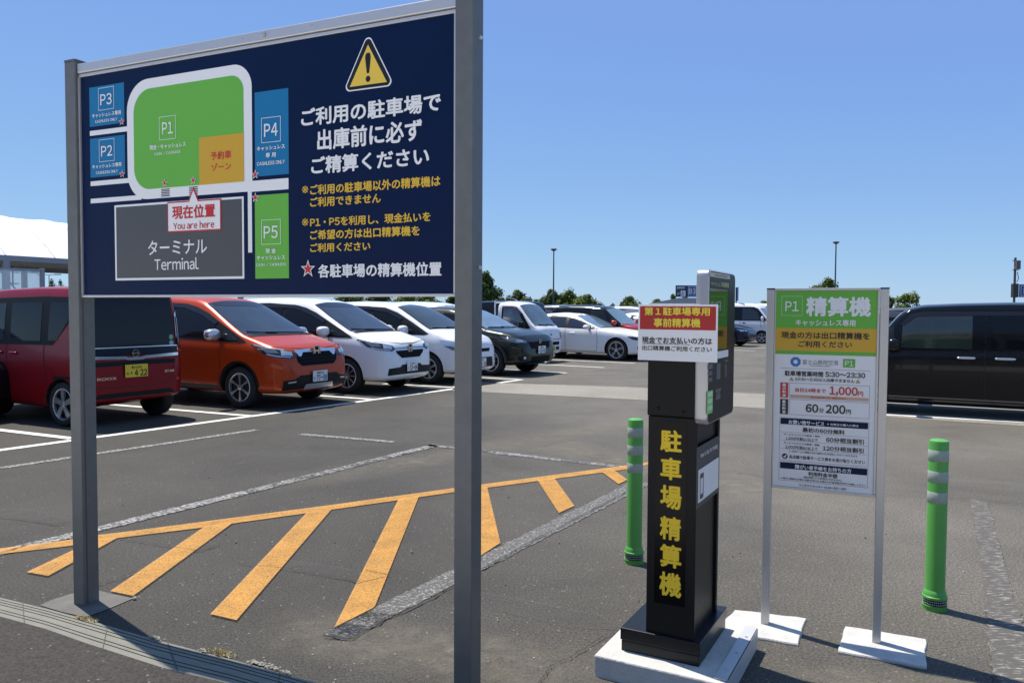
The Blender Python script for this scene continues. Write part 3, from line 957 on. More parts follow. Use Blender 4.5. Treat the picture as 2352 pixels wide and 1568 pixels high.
fc.text(wt_, 'お買い物サービス', VB, (357, 698), (742, 712), (357, 652), 2, .024)
fc.text(wt_, '※出庫日の購入に限る', VB, (775, 707), (1115, 728), (775, 682), 2, .016)
fc.text(wt_, '障がい者手帳をお持ちの方', VB, (427, 1183), (1037, 1228), (427, 1137), 2, .024)
for a_, b_ in (((265, 775), (1218, 840)), ((265, 868), (1215, 935)), ((265, 962), (1212, 1030))):
    ln(bk, VB, a_, b_, .0008)
c = fc(VB(313, 1042)); r_ = c[1] - fc(VB(313, 1072))[1]
bk.poly([(c[0] + r_ * math.cos(k * math.pi / 10), c[1] + r_ * math.sin(k * math.pi / 10)) for k in range(20)], L0)
wt_.poly([(c[0] - r_ * .5, c[1] + r_ * .1), (c[0] - r_ * .1, c[1] - r_ * .1), (c[0] + r_ * .4, c[1] + r_ * .6), (c[0] + r_ * .6, c[1] + r_ * .4), (c[0] + r_ * .1, c[1] - r_ * .6), (c[0] - r_ * .3, c[1] - r_ * .5)], 2 * L0)
for pc in ((385, 203), (1110, 230)):
    c = fc(VB(*pc)); h_ = fc(VB(pc[0], pc[1] - 20))[1] - c[1]
    bk.poly([(c[0] - h_ * 1.15, c[1] - h_), (c[0] + h_ * 1.15, c[1] - h_), (c[0], c[1] + h_)], L0)
    ywm.poly([(c[0] - h_ * .75, c[1] - h_ * .75), (c[0] + h_ * .75, c[1] - h_ * .75), (c[0], c[1] + h_ * .6)], 2 * L0)
    bk.poly([(c[0] - h_ * .1, c[1] - h_ * .5), (c[0] + h_ * .1, c[1] - h_ * .5), (c[0] + h_ * .1, c[1] + h_ * .2), (c[0] - h_ * .1, c[1] + h_ * .2)], 3 * L0)
for m_, nm, mm in ((gr, 'green_band_marking', green_f), (am, 'amber_band_marking', amber_f), (wt_, 'white_lettering', w_film), (bk, 'black_lettering', mat('black_ink', (.012, .011, .012), .4)), (bl, 'blue_emblem', mat('logo_blue', (.01, .17, .48), .35)),
                   (rdm, 'red_lettering', red_f), (nv, 'navy_band_marking', navy), (sal, 'salmon_band_marking', salmon_f), (gyt, 'grey_lettering', mat('grey_ink', (.09, .09, .10), .4)), (ywm, 'yellow_warning_marking', yel_sign)):
    (m_.build_pieces if 'lettering' not in nm else m_.build)(nm, mm, panel)

# the two white concrete footings of the fee sign
for pts, lab in (([(1688, 1404), (1852, 1424), (1832, 1484), (1640, 1452)], 'white concrete pad under the far post of the fee sign, next to the ticket machine'),
                 ([(1941, 1442), (2127, 1472), (2126, 1536), (1924, 1500)], 'white concrete pad under the fee sign post nearer the green bollard with a dark base')):
    q = [G(*p) for p in pts]
    m_ = MB()
    cpt = sum(q, Vector()) / 4
    qq = []
    for i in range(4):
        for k in range(7):
            p = q[i].lerp(q[(i + 1) % 4], k / 7); qq.append(p + Vector((rnd.uniform(-.004, .004), rnd.uniform(-.004, .004), 0)))
    q = qq; nq = len(q)
    inn = [cpt + (p - cpt) * .98 for p in q]
    m_.add([(p.x - cpt.x, p.y - cpt.y, -.02) for p in q] + [(p.x - cpt.x, p.y - cpt.y, .006) for p in q] + [(p.x - cpt.x, p.y - cpt.y, .012) for p in inn],
           [(i, (i + 1) % nq, nq + (i + 1) % nq, nq + i) for i in range(nq)] + [(nq + i, nq + (i + 1) % nq, 2 * nq + (i + 1) % nq, 2 * nq + i) for i in range(nq)] + [tuple(range(2 * nq, 3 * nq))])
    o = m_.build('concrete_pad', conc_white)
    o.location = (cpt.x, cpt.y, 0)
    tag(o, lab, 'concrete pad', 'footings of the fee sign')

# ---------------------------------------------------------------- payment machine on its plinth
ZP = .09
kfl = G(1424, 1492, ZP); kfr = G(1607, 1533, ZP); kbr = G(1664, 1440, ZP)
ang = math.atan2(kfr.y - kfl.y, kfr.x - kfl.x)
KW = (kfr - kfl).length
ex = (kfr - kfl).normalized(); ey = Vector((-ex.y, ex.x, 0))
KD = (kbr - kfr).dot(ey)
# plinth
root = empty('concrete_plinth', (kfl.x, kfl.y, 0), ang)
tag(root, 'low grey concrete plinth under the black payment machine with a steel edge angle', 'plinth')
m_ = MB()
K2 = view(1460, 1000, 2.2174)
_l = lambda p: ((G(*K2(*p), ZP) - kfl).dot(ex), (G(*K2(*p), ZP) - kfl).dot(ey))
pa, pb, pc = _l((50, 1408)), _l((195, 1275)), _l((905, 1312))
print('plinth', pa, pb, pc, KW, KD)
x0, x1, y0, y1 = (pa[0] + pb[0]) / 2, pc[0] + .02, pa[1], max(KD + .05, pc[1])
m_.rbox(x0, x1, y0, y1, -.03, ZP, .007)
m_.build('slab', mat('plinth_concrete', (.47, .46, .435), .85, var=.32, vscale=7, bump=.45, bscale=70), root)
m_ = MB()
m_.box(x1 - .05, x1 + .004, y0 + .03, y1 - .005, ZP + .001, ZP + .006); m_.box(x1, x1 + .005, y0 + .03, y1 - .005, .02, ZP + .006)
for k in range(3):
    yy = y0 + .12 + k * (y1 - y0 - .24) / 2
    m_.lathe([(.007, ZP + .006), (.006, ZP + .010)], 10, 'z', (x1 - .022, yy, 0))
m_.build('edge_angle', mat('steel_angle', (.50, .505, .51), .5, metal=.3, var=.1), root)

kroot = empty('payment_machine', (kfl.x, kfl.y, ZP), ang)
tag(kroot, 'black parking payment machine with yellow vertical writing and slim touch screen head', 'payment machine')
kblack = mat('kiosk_black', (.0065, .007, .0085), .42, spec=.22)
kblack2 = mat('kiosk_gloss_black', (.004, .004, .005), .2, spec=.15)
ksilver = mat('kiosk_silver', (.42, .42, .44), .33, metal=.6)
K1 = view(1580, 660, 3.732); K2 = view(1460, 1000, 2.2174)


def kz(p):
    """height above the plinth at the front plane"""
    return kf(p)[1] - ZP


kf = Face(kroot, 0.0)
zbase = kf(K2(420, 1303))[1] - ZP
ztier = kf(K2(420, 1371))[1] - ZP
m_ = MB()
m_.rbox(.004, KW - .004, .004, KD - .004, .0, ztier - .002, .003)
m_.rbox(0, KW, 0, KD, ztier, zbase, .003)
m_.build('base', mat('kiosk_base_black', (.009, .010, .012), .35, spec=.35), kroot)
cx0 = kf(K2(340, 1000))[0]; cx1 = kf(K2(610, 1000))[0]
zcol = kf(K1(360, 1425))[1] - ZP
FY = .012
m_ = MB()
m_.rbox(cx0, cx1, FY, FY + .012, zbase - .002, zcol - .002, .003)
m_.rbox(cx0 + .012, cx1 - .012, FY + .0125, KD * .80, zbase - .002, zcol - .002, .003)
m_.rbox(cx0, cx1, KD * .80, KD * .86, zbase - .002, zcol - .002, .003)
col_o = m_.build('column', kblack, kroot)
kc = Face(kroot, FY)
m_ = MB()
q0 = kc(K2(393, 118)); q1 = kc(K2(565, 1148)); q2 = kc(K2(568, 105)); q3 = kc(K2(395, 1120))
px0 = (q0[0] + q3[0]) / 2; px1 = (q1[0] + q2[0]) / 2; pz1 = (q0[1] + q2[1]) / 2 - ZP; pz0 = (q1[1] + q3[1]) / 2 - ZP
m_.poly(round_rect(px0, px1, pz0, pz1, (.006,) * 4, 4), FY - .0012)
ins = m_.build('front_plate', kblack2, kroot)
m_ = MB()
for ch, x0_, y0_, x1_, y1_ in (('駐', 428, 168, 540, 283), ('車', 428, 322, 538, 438), ('場', 427, 475, 538, 598), ('精', 425, 648, 535, 770), ('算', 425, 803, 537, 923), ('機', 422, 957, 537, 1082)):
    a = kc(K2(x0_, (y0_ + y1_) / 2)); b = kc(K2(x1_, (y0_ + y1_) / 2)); t0 = kc(K2((x0_ + x1_) / 2, y0_)); t1 = kc(K2((x0_ + x1_) / 2, y1_))
    text(m_, ch, a[0], b[0], t1[1] - ZP, t0[1] - ZP, FY - .0022, .031)
m_.build('yellow_lettering', mat('kiosk_yellow', (.95, .64, .04), .5, spec=.2), ins)
# upper cabinet
ztopc = kf(K1(345, 366))[1] - ZP
ub0 = kf(K1(145, 1000))[0]; ub1 = kf(K1(596, 1100))[0]
m_ = MB()
UY = .0
vs = [(ub0, UY, zcol), (ub1, UY, zcol), (ub1, KD * .9, zcol), (ub0, KD * .9, zcol), (ub0, UY, ztopc), (ub1, UY, ztopc), (ub1, KD * .9, ztopc + .028), (ub0, KD * .9, ztopc + .028)]
m_.add(vs, [(0, 1, 5, 4), (1, 2, 6, 5), (2, 3, 7, 6), (3, 0, 4, 7), (4, 5, 6, 7), (3, 2, 1, 0)])
cab = m_.build('cabinet', kblack, kroot)
bv = cab.modifiers.new('bevel', 'BEVEL'); bv.width = .006; bv.segments = 3
m_ = MB()
for p in (K1(245, 1345), K1(477, 1380)):
    c = kf(p); m_.lathe([(.007, UY - .001), (.006, UY - .004), (.003, UY - .0045)], 12, 'y', (c[0], 0, c[1] - ZP))
m_.build('screw', kblack2, cab, True)
m_ = MB(); m_.rbox(ub0, ub1, UY - .002, KD * .9, zcol - .0015, zcol + .0005, .0004)
# slim screen head: rounded slab facing along +x
sx0 = kf(K1(604, 1000))[0] + .0; sx1 = sx0 + .050
zs0 = kf(K1(600, 1480))[1] - ZP; zs1 = kf(K1(612, 62))[1] - ZP
sy0, sy1 = -.022, KD * .92
prof = round_rect(sy0, sy1, zs0, zs1, (.028,) * 4, 6)
m_ = MB()
n = len(prof)
lay = [(sx0, 0), (sx0 + .004, .004), (sx1 - .006, .004), (sx1, -.002)]
vs = []
cy_, cz_ = (sy0 + sy1) / 2, (zs0 + zs1) / 2
for x, g in lay:
    for (y, z) in prof:
        vs.append((x, y + (g if y > cy_ else -g), z + (g if z > cz_ else -g)))
m_.add(vs, [(i * n + k, i * n + (k + 1) % n, (i + 1) * n + (k + 1) % n, (i + 1) * n + k) for i in range(3) for k in range(n)] + [tuple(range(n))[::-1]])
head = m_.build('screen_head', ksilver, kroot, True, 50)


class SideFace:
    """the screen side of the head: local plane x = const, facing +x"""

    def __init__(s, root, x):
        a = root.rotation_euler.z
        s.c = Vector((root.location.x, root.location.y, root.location.z)); s.ex = Vector((math.cos(a), math.sin(a), 0)); s.ey = Vector((-math.sin(a), math.cos(a), 0)); s.x = x

    def __call__(s, p):
        d = ray(*p); o = s.c + s.ex * s.x - Vector((0, 0, EYE))
        t = o.dot(s.ex) / d.dot(s.ex)
        q = Vector((0, 0, EYE)) + d * t - s.c
        return (q.dot(s.ey), q.z)


def spoly(m_, pts, x, mi=0):
    n = len(pts)
    a = sum(pts[i][0] * pts[(i + 1) % n][1] - pts[(i + 1) % n][0] * pts[i][1] for i in range(n))
    if a < 0: pts = pts[::-1]
    m_.add([(x, p[0], p[1]) for p in pts], [tuple(range(n))], mi)


def stext(m_, st, y0, y1, z0, z1, x, bold=0):
    t = MB(); text(t, st, y0, y1, z0, z1, 0, bold)
    m_.add([(x - v[1], v[0], v[2]) for v in t.v], t.f)


sf = SideFace(kroot, sx1)
hp = [(y + (-.002 if y > cy_ else .002), z + (-.002 if z > cz_ else .002)) for y, z in prof]
m_ = MB(); spoly(m_, hp, sx1 + .0005)
face = m_.build('face_plate', kblack, head)


def srect(m_, vw, pts, lay=1, rr=.0):
    q = [sf(vw(*p)) for p in pts]
    y0 = (q[0][0] + q[3][0]) / 2; y1 = (q[1][0] + q[2][0]) / 2; z1 = (q[0][1] + q[1][1]) / 2; z0 = (q[2][1] + q[3][1]) / 2
    spoly(m_, round_rect(y0, y1, z0, z1, (rr,) * 4, 4) if rr else [(y0, z0), (y1, z0), (y1, z1), (y0, z1)], sx1 + .0005 + lay * .0007)
    return y0, y1, z0, z1


m_ = MB(); b1 = srect(m_, K1, [(728, 228), (892, 245), (880, 795), (708, 802)])
m_.build('screen', mat('dark_screen_glass', (.006, .007, .008), .04, spec=.8, coat=.5), head)
m_ = MB(); b2 = srect(m_, K1, [(728, 75), (912, 105), (910, 143), (727, 117)])
o = m_.build('sticker', mat('cream_sticker', (.52, .47, .33), .5), head)
m_ = MB(); stext(m_, '事前精算機', b2[0] + (b2[1] - b2[0]) * .2, b2[0] + (b2[1] - b2[0]) * .85, b2[2] + .006, b2[3] - .006, sx1 + .0018, .02)
m_.build('lettering', black_f, o)
q0 = sf(K1(737, 192)); q1 = sf(K1(900, 214)); q2 = sf(K1(737, 150))
m_ = MB(); stext(m_, 'キャッシュレス専用精算機', q0[0], q1[0], (q0[1] + q1[1]) / 2 - .004, (q0[1] + q1[1]) / 2 + (q2[1] - q0[1]) * .9, sx1 + .0013, .02)
m_.build('lettering', mat('pale_yellow_ink', (.55, .48, .2), .5), face)
m_ = MB(); srect(m_, K1, [(797, 815), (897, 797), (893, 865), (793, 880)])
m_.build('sticker', w_film, head)
m_ = MB()
for pts in ([(788, 930), (822, 922), (822, 1070), (787, 1075)], [(862, 890), (895, 895), (895, 915), (862, 905)], [(778, 1160), (827, 1160), (827, 1188), (778, 1190)], [(780, 1212), (822, 1212), (822, 1258), (780, 1262)], [(708, 935), (750, 928), (750, 975), (708, 980)], [(708, 1000), (746, 995), (746, 1035), (708, 1040)], [(708, 1060), (746, 1055), (746, 1095), (708, 1100)]):
    srect(m_, K1, pts, 1, .003)
m_.build_pieces('control_panel', mat('kiosk_grey', (.10, .105, .12), .4), head)
m_ = MB(); srect(m_, K1, [(862, 935), (882, 935), (880, 1052), (860, 1055)]); srect(m_, K1, [(783, 1190), (820, 1190), (820, 1210), (783, 1212)])
m_.build_pieces('card_slot', black_f, head)
m_ = MB(); b3 = srect(m_, K1, [(697, 1183), (751, 1178), (750, 1385), (696, 1402)], 1, .008)
o = m_.build('sticker', mat('lime_sticker', (.22, .60, .16), .5), head)
m_ = MB()
for k in range(3):
    z = b3[2] + (b3[3] - b3[2]) * (.15 + .3 * k); spoly(m_, [(b3[0] + .008, z), (b3[1] - .008, z), (b3[1] - .008, z + .018), (b3[0] + .008, z + .018)], sx1 + .002)
m_.build('pictogram_marking', mat('pale_lime', (.5, .75, .42), .5), o)
# taped notice across the front
m_ = MB()
NY = sy0 - .008
nf = Face(kroot, NY)
q = [nf(K1(*p)) for p in ((62, 375), (803, 375), (795, 915), (52, 897))]
nx0 = (q[0][0] + q[3][0]) / 2; nx1 = (q[1][0] + q[2][0]) / 2; nz1 = (q[0][1] + q[1][1]) / 2 - ZP; nz0 = (q[2][1] + q[3][1]) / 2 - ZP
m_.rbox(nx0, nx1, NY, NY + .003, nz0, nz1, .0008)
notice = m_.build('notice', w_film, kroot)
notice['label'] = 'white laminated notice with red header'
class NF(Face):
    pass
kroot_off = nf.c.z
r_ = MB(); q = [nf(K1(*p)) for p in ((78, 395), (786, 395), (782, 618), (72, 608))]
rx0 = (q[0][0] + q[3][0]) / 2; rx1 = (q[1][0] + q[2][0]) / 2
r_.poly([(rx0, (q[2][1] + q[3][1]) / 2 - ZP), (rx1, (q[2][1] + q[3][1]) / 2 - ZP), (rx1, (q[0][1] + q[1][1]) / 2 - ZP), (rx0, (q[0][1] + q[1][1]) / 2 - ZP)], NY - .0008)
r_.build('red_header', mat('notice_red', (.42, .012, .016), .35), notice)


def ntext(m_, st, vw, bl_, br_, tl_, bold):
    a, b, c = nf(vw(*bl_)), nf(vw(*br_)), nf(vw(*tl_)); z0 = (a[1] + b[1]) / 2 - ZP
    text(m_, st, a[0], b[0], z0, z0 + c[1] - a[1], NY - .0016, bold)


m_ = MB()
ntext(m_, '第１駐車場専用', K1, (120, 474), (725, 482), (120, 402), .026)
ntext(m_, '事前精算機', K1, (205, 585), (637, 588), (205, 507), .026)
m_.build('yellow_lettering', mat('notice_yellow', (.85, .68, .05), .4), notice)
m_ = MB()
ntext(m_, '現金でお支払いの方は', K1, (95, 738), (745, 748), (95, 680), .022)
ntext(m_, '出口精算機ご利用ください', K1, (95, 805), (745, 818), (95, 760), .012)
a = nf(K1(93, 741)); b = nf(K1(545, 748)); m_.poly([(a[0], (a[1] + b[1]) / 2 - ZP - .0016), (b[0], (a[1] + b[1]) / 2 - ZP - .0016), (b[0], (a[1] + b[1]) / 2 - ZP), (a[0], (a[1] + b[1]) / 2 - ZP)], NY - .0016)
m_.build('black_lettering', black_f, notice)
# poster on the side of the column
sf = SideFace(kroot, cx1 + .0005)
m_ = MB()
q = [sf(K2(*p)) for p in ((622, 262), (748, 197), (746, 518), (620, 592))]
y0 = FY - .0; y1 = max(q[1][0], q[2][0]); z1 = (q[0][1] + q[1][1]) / 2; z0 = (q[2][1] + q[3][1]) / 2
y1 = min(max(y1, KD * .7), KD * .86)
m_.box(cx1 - .0005, cx1 + .0015, y0, y1, z0, z1)
pos = m_.build('poster', mat('poster_grey', (.055, .055, .06), .5), kroot)
pos['label'] = 'dark instruction poster with white lower panel'
m_ = MB(); spoly(m_, [(y0 + .02, z0 + .02), (y1 - .015, z0 + .02), (y1 - .015, z0 + (z1 - z0) * .62), (y0 + .02, z0 + (z1 - z0) * .62)], cx1 + .0022)
m_.build('white_panel', w_film, pos)
m_ = MB(); stext(m_, 'How to Pay for Parking', y0 + .05, y1 - .04, z1 - .055, z1 - .03, cx1 + .0024, .02)
m_.build('white_lettering', w_film, pos)
m_ = MB()
hh = (z1 - z0)
pz = z0 + hh * .12
outer = round_rect(y0 + .045, y0 + .10, pz, pz + hh * .42, (.008,) * 4, 3); inner = round_rect(y0 + .053, y0 + .092, pz + .02, pz + hh * .42 - .02, (.003,) * 4, 3)
nn = len(outer)
m_.add([(cx1 + .003, p[0], p[1]) for p in outer] + [(cx1 + .003, p[0], p[1]) for p in inner], [(i, (i + 1) % nn, nn + (i + 1) % nn, nn + i) for i in range(nn)])
m_.build('phone_pictogram', black_f, pos)

# ---------------------------------------------------------------- bollards
bgreen = mat('bollard_green', (.085, .33, .060), .42, var=.1, vscale=7)
bwhite = mat('reflective_band', (.29, .35, .30), .5, var=.3, vscale=90)


def bollard(px, py, lab, rz):
    c = G(px, py)
    d = Vector((c.x, c.y, 0)).normalized() * .045
    r_ = empty('bollard', (c.x + d.x, c.y + d.y, 0), rz)
    tag(r_, lab, 'bollard', 'green bollards')
    b_ = MB(); b_.lathe([(.047, .10), (.0455, .11), (.0455, .845), (.043, .856), (.030, .862), (.0, .864)], 40, cap=False)
    b_.build('body', bgreen, r_, True, 30)
    for z in (.545, .650, .755):
        w_ = MB(); w_.lathe([(.0457, z), (.0465, z + .001), (.0465, z + .054), (.0457, z + .055)], 40, cap=False)
        w_.build('reflective_band', bwhite, r_, True, 60)
    k_ = MB(); k_.lathe([(.056, -.005), (.056, .018), (.058, .02), (.058, .026), (.053, .0265), (.053, .058), (.058, .059), (.058, .07), (.054, .074), (.053, .082), (.048, .10), (.044, .104)], 40)
    k_.build('base', bgreen, r_, True, 30)
    s_ = MB(); s_.lathe([(.0535, .028), (.0545, .03), (.0545, .056), (.0535, .058)], 40, cap=False)
    so = s_.build('base_ring', black_cap, r_, True, 60)
    t_ = MB()
    for row in (.036, .049):
        for k in range(40):
            a = 2 * math.pi * k / 40
            t_.ellipsoid((.0545 * math.cos(a), .0545 * math.sin(a), row), (.0022, .0022, .0028), 1, 6, 4)
    t_.build('reflector_dot', mat('glass_bead', (.6, .6, .58), .2), so)
    return r_


bollard(2146, 1404, 'green bollard with three white bands standing alone beyond the fee sign, whole in view', .3)
bollard(1456, 1297, 'green bollard with three white bands standing close beside the black payment machine', 1.2)

# ---------------------------------------------------------------- vehicles
def paint(name, col, metal=.0, rough=.28, coat=1.):
    return mat(name, col, rough, metal=metal, coat=coat * .45, var=.04, vscale=3, spec=.3)


P_red = paint('dark_red_paint', (.225, .0045, .009), .1, .3, .45)
P_orange = paint('orange_paint', (.42, .042, .005), .15, .3, .6)
P_white = paint('white_paint', (.74, .745, .76), 0, .3)
P_pearl = paint('pearl_white_paint', (.70, .71, .74), .05, .3)
P_green = paint('dark_green_paint', (.016, .021, .017), .35)
P_black = paint('black_paint', (.0035, .0038, .006), .0, .2, .5)
P_blue = paint('dark_blue_paint', (.008, .012, .035), .3)
P_silver = paint('silver_paint', (.36, .37, .39), .5)
P_grey = paint('grey_paint', (.10, .105, .115), .4)
glass_side = mat('tinted_side_glass', (.008, .009, .011), .03, spec=.28)
glass_front = mat('windscreen_glass', (.026, .036, .052), .04, spec=.5, coat=.15, var=.6, vscale=2.2)
glass_clear = mat('clear_door_glass', (.018, .022, .022), .05, spec=.4, var=.7, vscale=3.5)
trim_black = mat('black_trim', (.009, .009, .010), .5, spec=.2)
under_black = mat('underbody_black', (.006, .006, .006), .9)
chrome = mat('chrome', (.72, .73, .75), .12, metal=1.)
rubber = mat('tyre_rubber', (.012, .012, .012), .8)
rim_sil = mat('alloy_silver', (.52, .53, .55), .3, metal=.8)
rim_dark = mat('rim_shadow', (.012, .012, .014), .6)
lamp_dark = mat('headlamp_dark', (.018, .019, .022), .12, coat=.5)
lamp_clear = mat('headlamp_clear', (.55, .57, .60), .12, metal=.6)
lamp_smoke = mat('headlamp_smoke', (.20, .205, .20), .12, metal=.5)
lamp_red = mat('tail_lamp_red', (.25, .008, .01), .12, coat=.5)
grille_m = mat('grille_black', (.005, .005, .006), .6, bump=.3, bscale=60, spec=.1)
seam_m = mat('panel_gap', (.012, .012, .012), .8)
plate_w = mat('plate_white', (.72, .72, .72), .45)
plate_y = mat('plate_yellow', (.72, .53, .03), .45)
plate_ink = mat('plate_ink', (.008, .03, .016), .5)


class Car:
    def __init__(s, sp, body_mat, loc, heading, name, label, cat, group=None, low=False):
        s.sp = sp; s.low = low
        s.root = empty(name, (loc[0], loc[1], 0), heading)
        tag(s.root, label, cat, group)
        s.body_mat = body_mat
        s.body()

    def body(s):
        sp = s.sp
        f = lambda key: (lambda x, a=np.array(sp[key]): np.interp(x, a[::-1, 0] if a[0, 0] > a[-1, 0] else a[:, 0], a[::-1, 1] if a[0, 0] > a[-1, 0] else a[:, 1]))
        top, belt, bot, wid, wro = f('top'), f('belt'), f('bot'), f('wid'), f('wro')
        xs_ = sorted({round(x, 3) for k in ('top', 'belt', 'bot', 'wid', 'wro') for x, _ in sp[k]} | {round(x, 3) for x in np.arange(sp['top'][-1][0], sp['top'][0][0], .16 if not s.low else .5)})
        keep = [xs_[0]]
        for x in xs_[1:]:
            if x - keep[-1] > .018: keep.append(x)
        keep[-1] = xs_[-1]
        vs = []; n = None; bx = (.15, .5, .93) if sp.get('box') else (.22, .60, .86)
        sk = .972 if sp.get('box') else .955
        for x in keep:
            t, b, z0, w, wr = top(x), belt(x), bot(x), wid(x), wro(x)
            b = min(b, t - .03)
            cr = sp.get('crown', .035) * min(1, max(0, (t - b) / .3)) + .012
            half = [(0, z0), (w * .80, z0), (w * .945, z0 + .03), (w * .985, z0 + .12 * (b - z0)), (w * .995, z0 + .38 * (b - z0)), (w, z0 + .62 * (b - z0)), (w * .998, b - .13 * (b - z0)), (w * sk, b),
                    (w * sk + (wr - w * sk) * bx[0], b + (t - cr - b) * .30), (w * sk + (wr - w * sk) * bx[1], b + (t - cr - b) * .68), (wr, t - cr - .02 * min(1, (t - b) / .3)), (wr * bx[2], t - cr * .62), (wr * .5, t - cr * .16), (0, t)]
            ring_ = [(x, -y, z) for y, z in half] + [(x, y, z) for y, z in half[-2:0:-1]]
            n = len(ring_)
            vs += ring_
        m = len(keep)
        fs = [(i * n + k, (i + 1) * n + k, (i + 1) * n + (k + 1) % n, i * n + (k + 1) % n) for i in range(m - 1) for k in range(n)]
        for base, rev in ((0, False), ((m - 1) * n, True)):
            c = sum((Vector(vs[base + k]) for k in range(n)), Vector()) / n
            vs.append(tuple(c)); ci = len(vs) - 1
            fs += [((base + k, base + (k + 1) % n, ci) if not rev else (base + (k + 1) % n, base + k, ci)) for k in range(n)]
        me = bpy.data.meshes.new('body'); me.from_pydata(vs, [], fs); me.update()
        bm = bmesh.new(); bm.from_mesh(me); bmesh.ops.recalc_face_normals(bm, faces=bm.faces[:]); bm.to_mesh(me); bm.free()
        me.materials.append(s.body_mat); me.materials.append(under_black)
        o = bpy.data.objects.new('body', me); COL.objects.link(o)
        sub = o.modifiers.new('s', 'SUBSURF'); sub.levels = 1; sub.render_levels = 1
        dg = bpy.context.evaluated_depsgraph_get(); dg.update()
        m1 = bpy.data.meshes.new_from_object(o.evaluated_get(dg))
        s.bvh = BVHTree.FromPolygons([v.co.copy() for v in m1.vertices], [tuple(p.vertices) for p in m1.polygons])
        ct = MB()
        for (ax, ra) in sp['arch']:
            for sd_ in (-1, 1):
                yo = wid(ax) + .1; yi = wid(ax) - .24
                prof_ = []
                ct.lathe([(ra, sd_ * yi), (ra, sd_ * yo)], 32, 'y', (ax, 0, sp['wr'] + sp.get('archdz', .0)))
        cme = bpy.data.meshes.new('cut'); cme.from_pydata(ct.v, [], ct.f)
        bm = bmesh.new(); bm.from_mesh(cme); bmesh.ops.recalc_face_normals(bm, faces=bm.faces[:]); bm.to_mesh(cme); bm.free()
        cme.materials.append(s.body_mat); cme.materials.append(under_black); cme.polygons.foreach_set('material_index', [1] * len(cme.polygons))
        co = bpy.data.objects.new('cut', cme); COL.objects.link(co)
        o.data = m1; o.modifiers.clear()
        bo = o.modifiers.new('b', 'BOOLEAN'); bo.operation = 'DIFFERENCE'; bo.object = co; bo.solver = 'EXACT'; bo.material_mode = 'INDEX'
        dg = bpy.context.evaluated_depsgraph_get(); dg.update()
        m2 = bpy.data.meshes.new_from_object(o.evaluated_get(dg))
        o.modifiers.clear(); o.data = m2; m2.name = 'body'
        bpy.data.objects.remove(co); bpy.data.meshes.remove(cme)
        m2.polygons.foreach_set('use_smooth', [True] * len(m2.polygons)); m2.set_sharp_from_angle(angle=R(38))
        o.parent = s.root
        s.body_o = o
        s.wid = wid; s.top = top; s.belt = belt

    def cast(s, p, n, off):
        p = Vector(p); n = Vector(n).normalized()
        h = s.bvh.ray_cast(p + n * 4, -n)
        if h[0] is None or (h[0] - p).length > .9:
            h = s.bvh.find_nearest(p)
        nn = h[1] if h[1].dot(n) > 0 else -h[1]
        return h[0] + (nn * .6 + n * .4).normalized() * off

    def patch(s, name, pts, n, off, m, mirror=False, parent=None, step=.05, both=True):
        """a panel of some other material that follows the body: pts are (x, y, z), seen along n"""
        obs = []
        for sg in ((-1, 1) if mirror else (0,)):
            P3 = [Vector((p[0], p[1] * (1 if sg == 0 else sg), p[2])) for p in pts]
            nn = Vector(n).normalized()
            if sg: nn = Vector((nn.x, nn.y * sg, nn.z))
            e1 = Vector((0, 0, 1)).cross(nn)
            if e1.length < .2: e1 = Vector((0, 1, 0))
            e1.normalize(); e2 = nn.cross(e1)
            P2 = []
            for i in range(len(P3)):
                a = P3[i]; b = P3[(i + 1) % len(P3)]
                a2 = Vector((a.dot(e1), a.dot(e2))); b2 = Vector((b.dot(e1), b.dot(e2)))
                k = max(1, int((b2 - a2).length / step))
                P2 += [a2.lerp(b2, j / k) for j in range(k)]
            dep = sum(p.dot(nn) for p in P3) / len(P3)
            nb = len(P2)
            x0 = min(p.x for p in P2); x1 = max(p.x for p in P2); y0 = min(p.y for p in P2); y1 = max(p.y for p in P2)
            from mathutils.geometry import intersect_point_tri_2d
            inner = []

            def inside(q):
                c = False; j = nb - 1
                for i in range(nb):
                    if (P2[i].y > q.y) != (P2[j].y > q.y) and q.x < (P2[j].x - P2[i].x) * (q.y - P2[i].y) / (P2[j].y - P2[i].y) + P2[i].x: c = not c
                    j = i
                return c
            gx = np.arange(x0 + step / 2, x1, step); gy_ = np.arange(y0 + step / 2, y1, step)
            for u in gx:
                for v in gy_:
                    q = Vector((u, v))
                    if inside(q) and min((q - p).length for p in P2) > step * .45: inner.append(q)
            vv, ee, ff, *_ = delaunay_2d_cdt(P2 + inner, [(i, (i + 1) % nb) for i in range(nb)], [], 1, 1e-5)
            W = [s.cast(e1 * v.x + e2 * v.y + nn * dep, nn, off) for v in vv]
            mb_ = MB(); fl = []
            for f_ in ff:
                a, b, c = W[f_[0]], W[f_[1]], W[f_[2]]
                fl.append(tuple(f_) if (b - a).cross(c - a).dot(nn) > 0 else tuple(f_)[::-1])
            mb_.add(W, fl)
            obs.append(mb_.build(name, m, parent or s.root, True, 60))
        return obs if mirror else obs[0]

    def side(s, name, xz, off, m, mirror=True, parent=None, step=.055):
        return s.patch(name, [(x, .7, z) for x, z in xz], (0, 1, 0), off, m, mirror, parent, step)

    def seam(s, xzs, w=.011):
        for line_ in xzs:
            pts = []
            L_ = [Vector(p) for p in line_]
            for i in range(len(L_)):
                d = (L_[min(i + 1, len(L_) - 1)] - L_[max(0, i - 1)]).normalized(); nrm = Vector((-d.y, d.x)) * w / 2
                pts.append((L_[i], nrm))
            poly_ = [tuple(p + q) for p, q in pts] + [tuple(p - q) for p, q in reversed(pts)]
            s.side('panel_gap', poly_, .003, seam_m, step=.06)

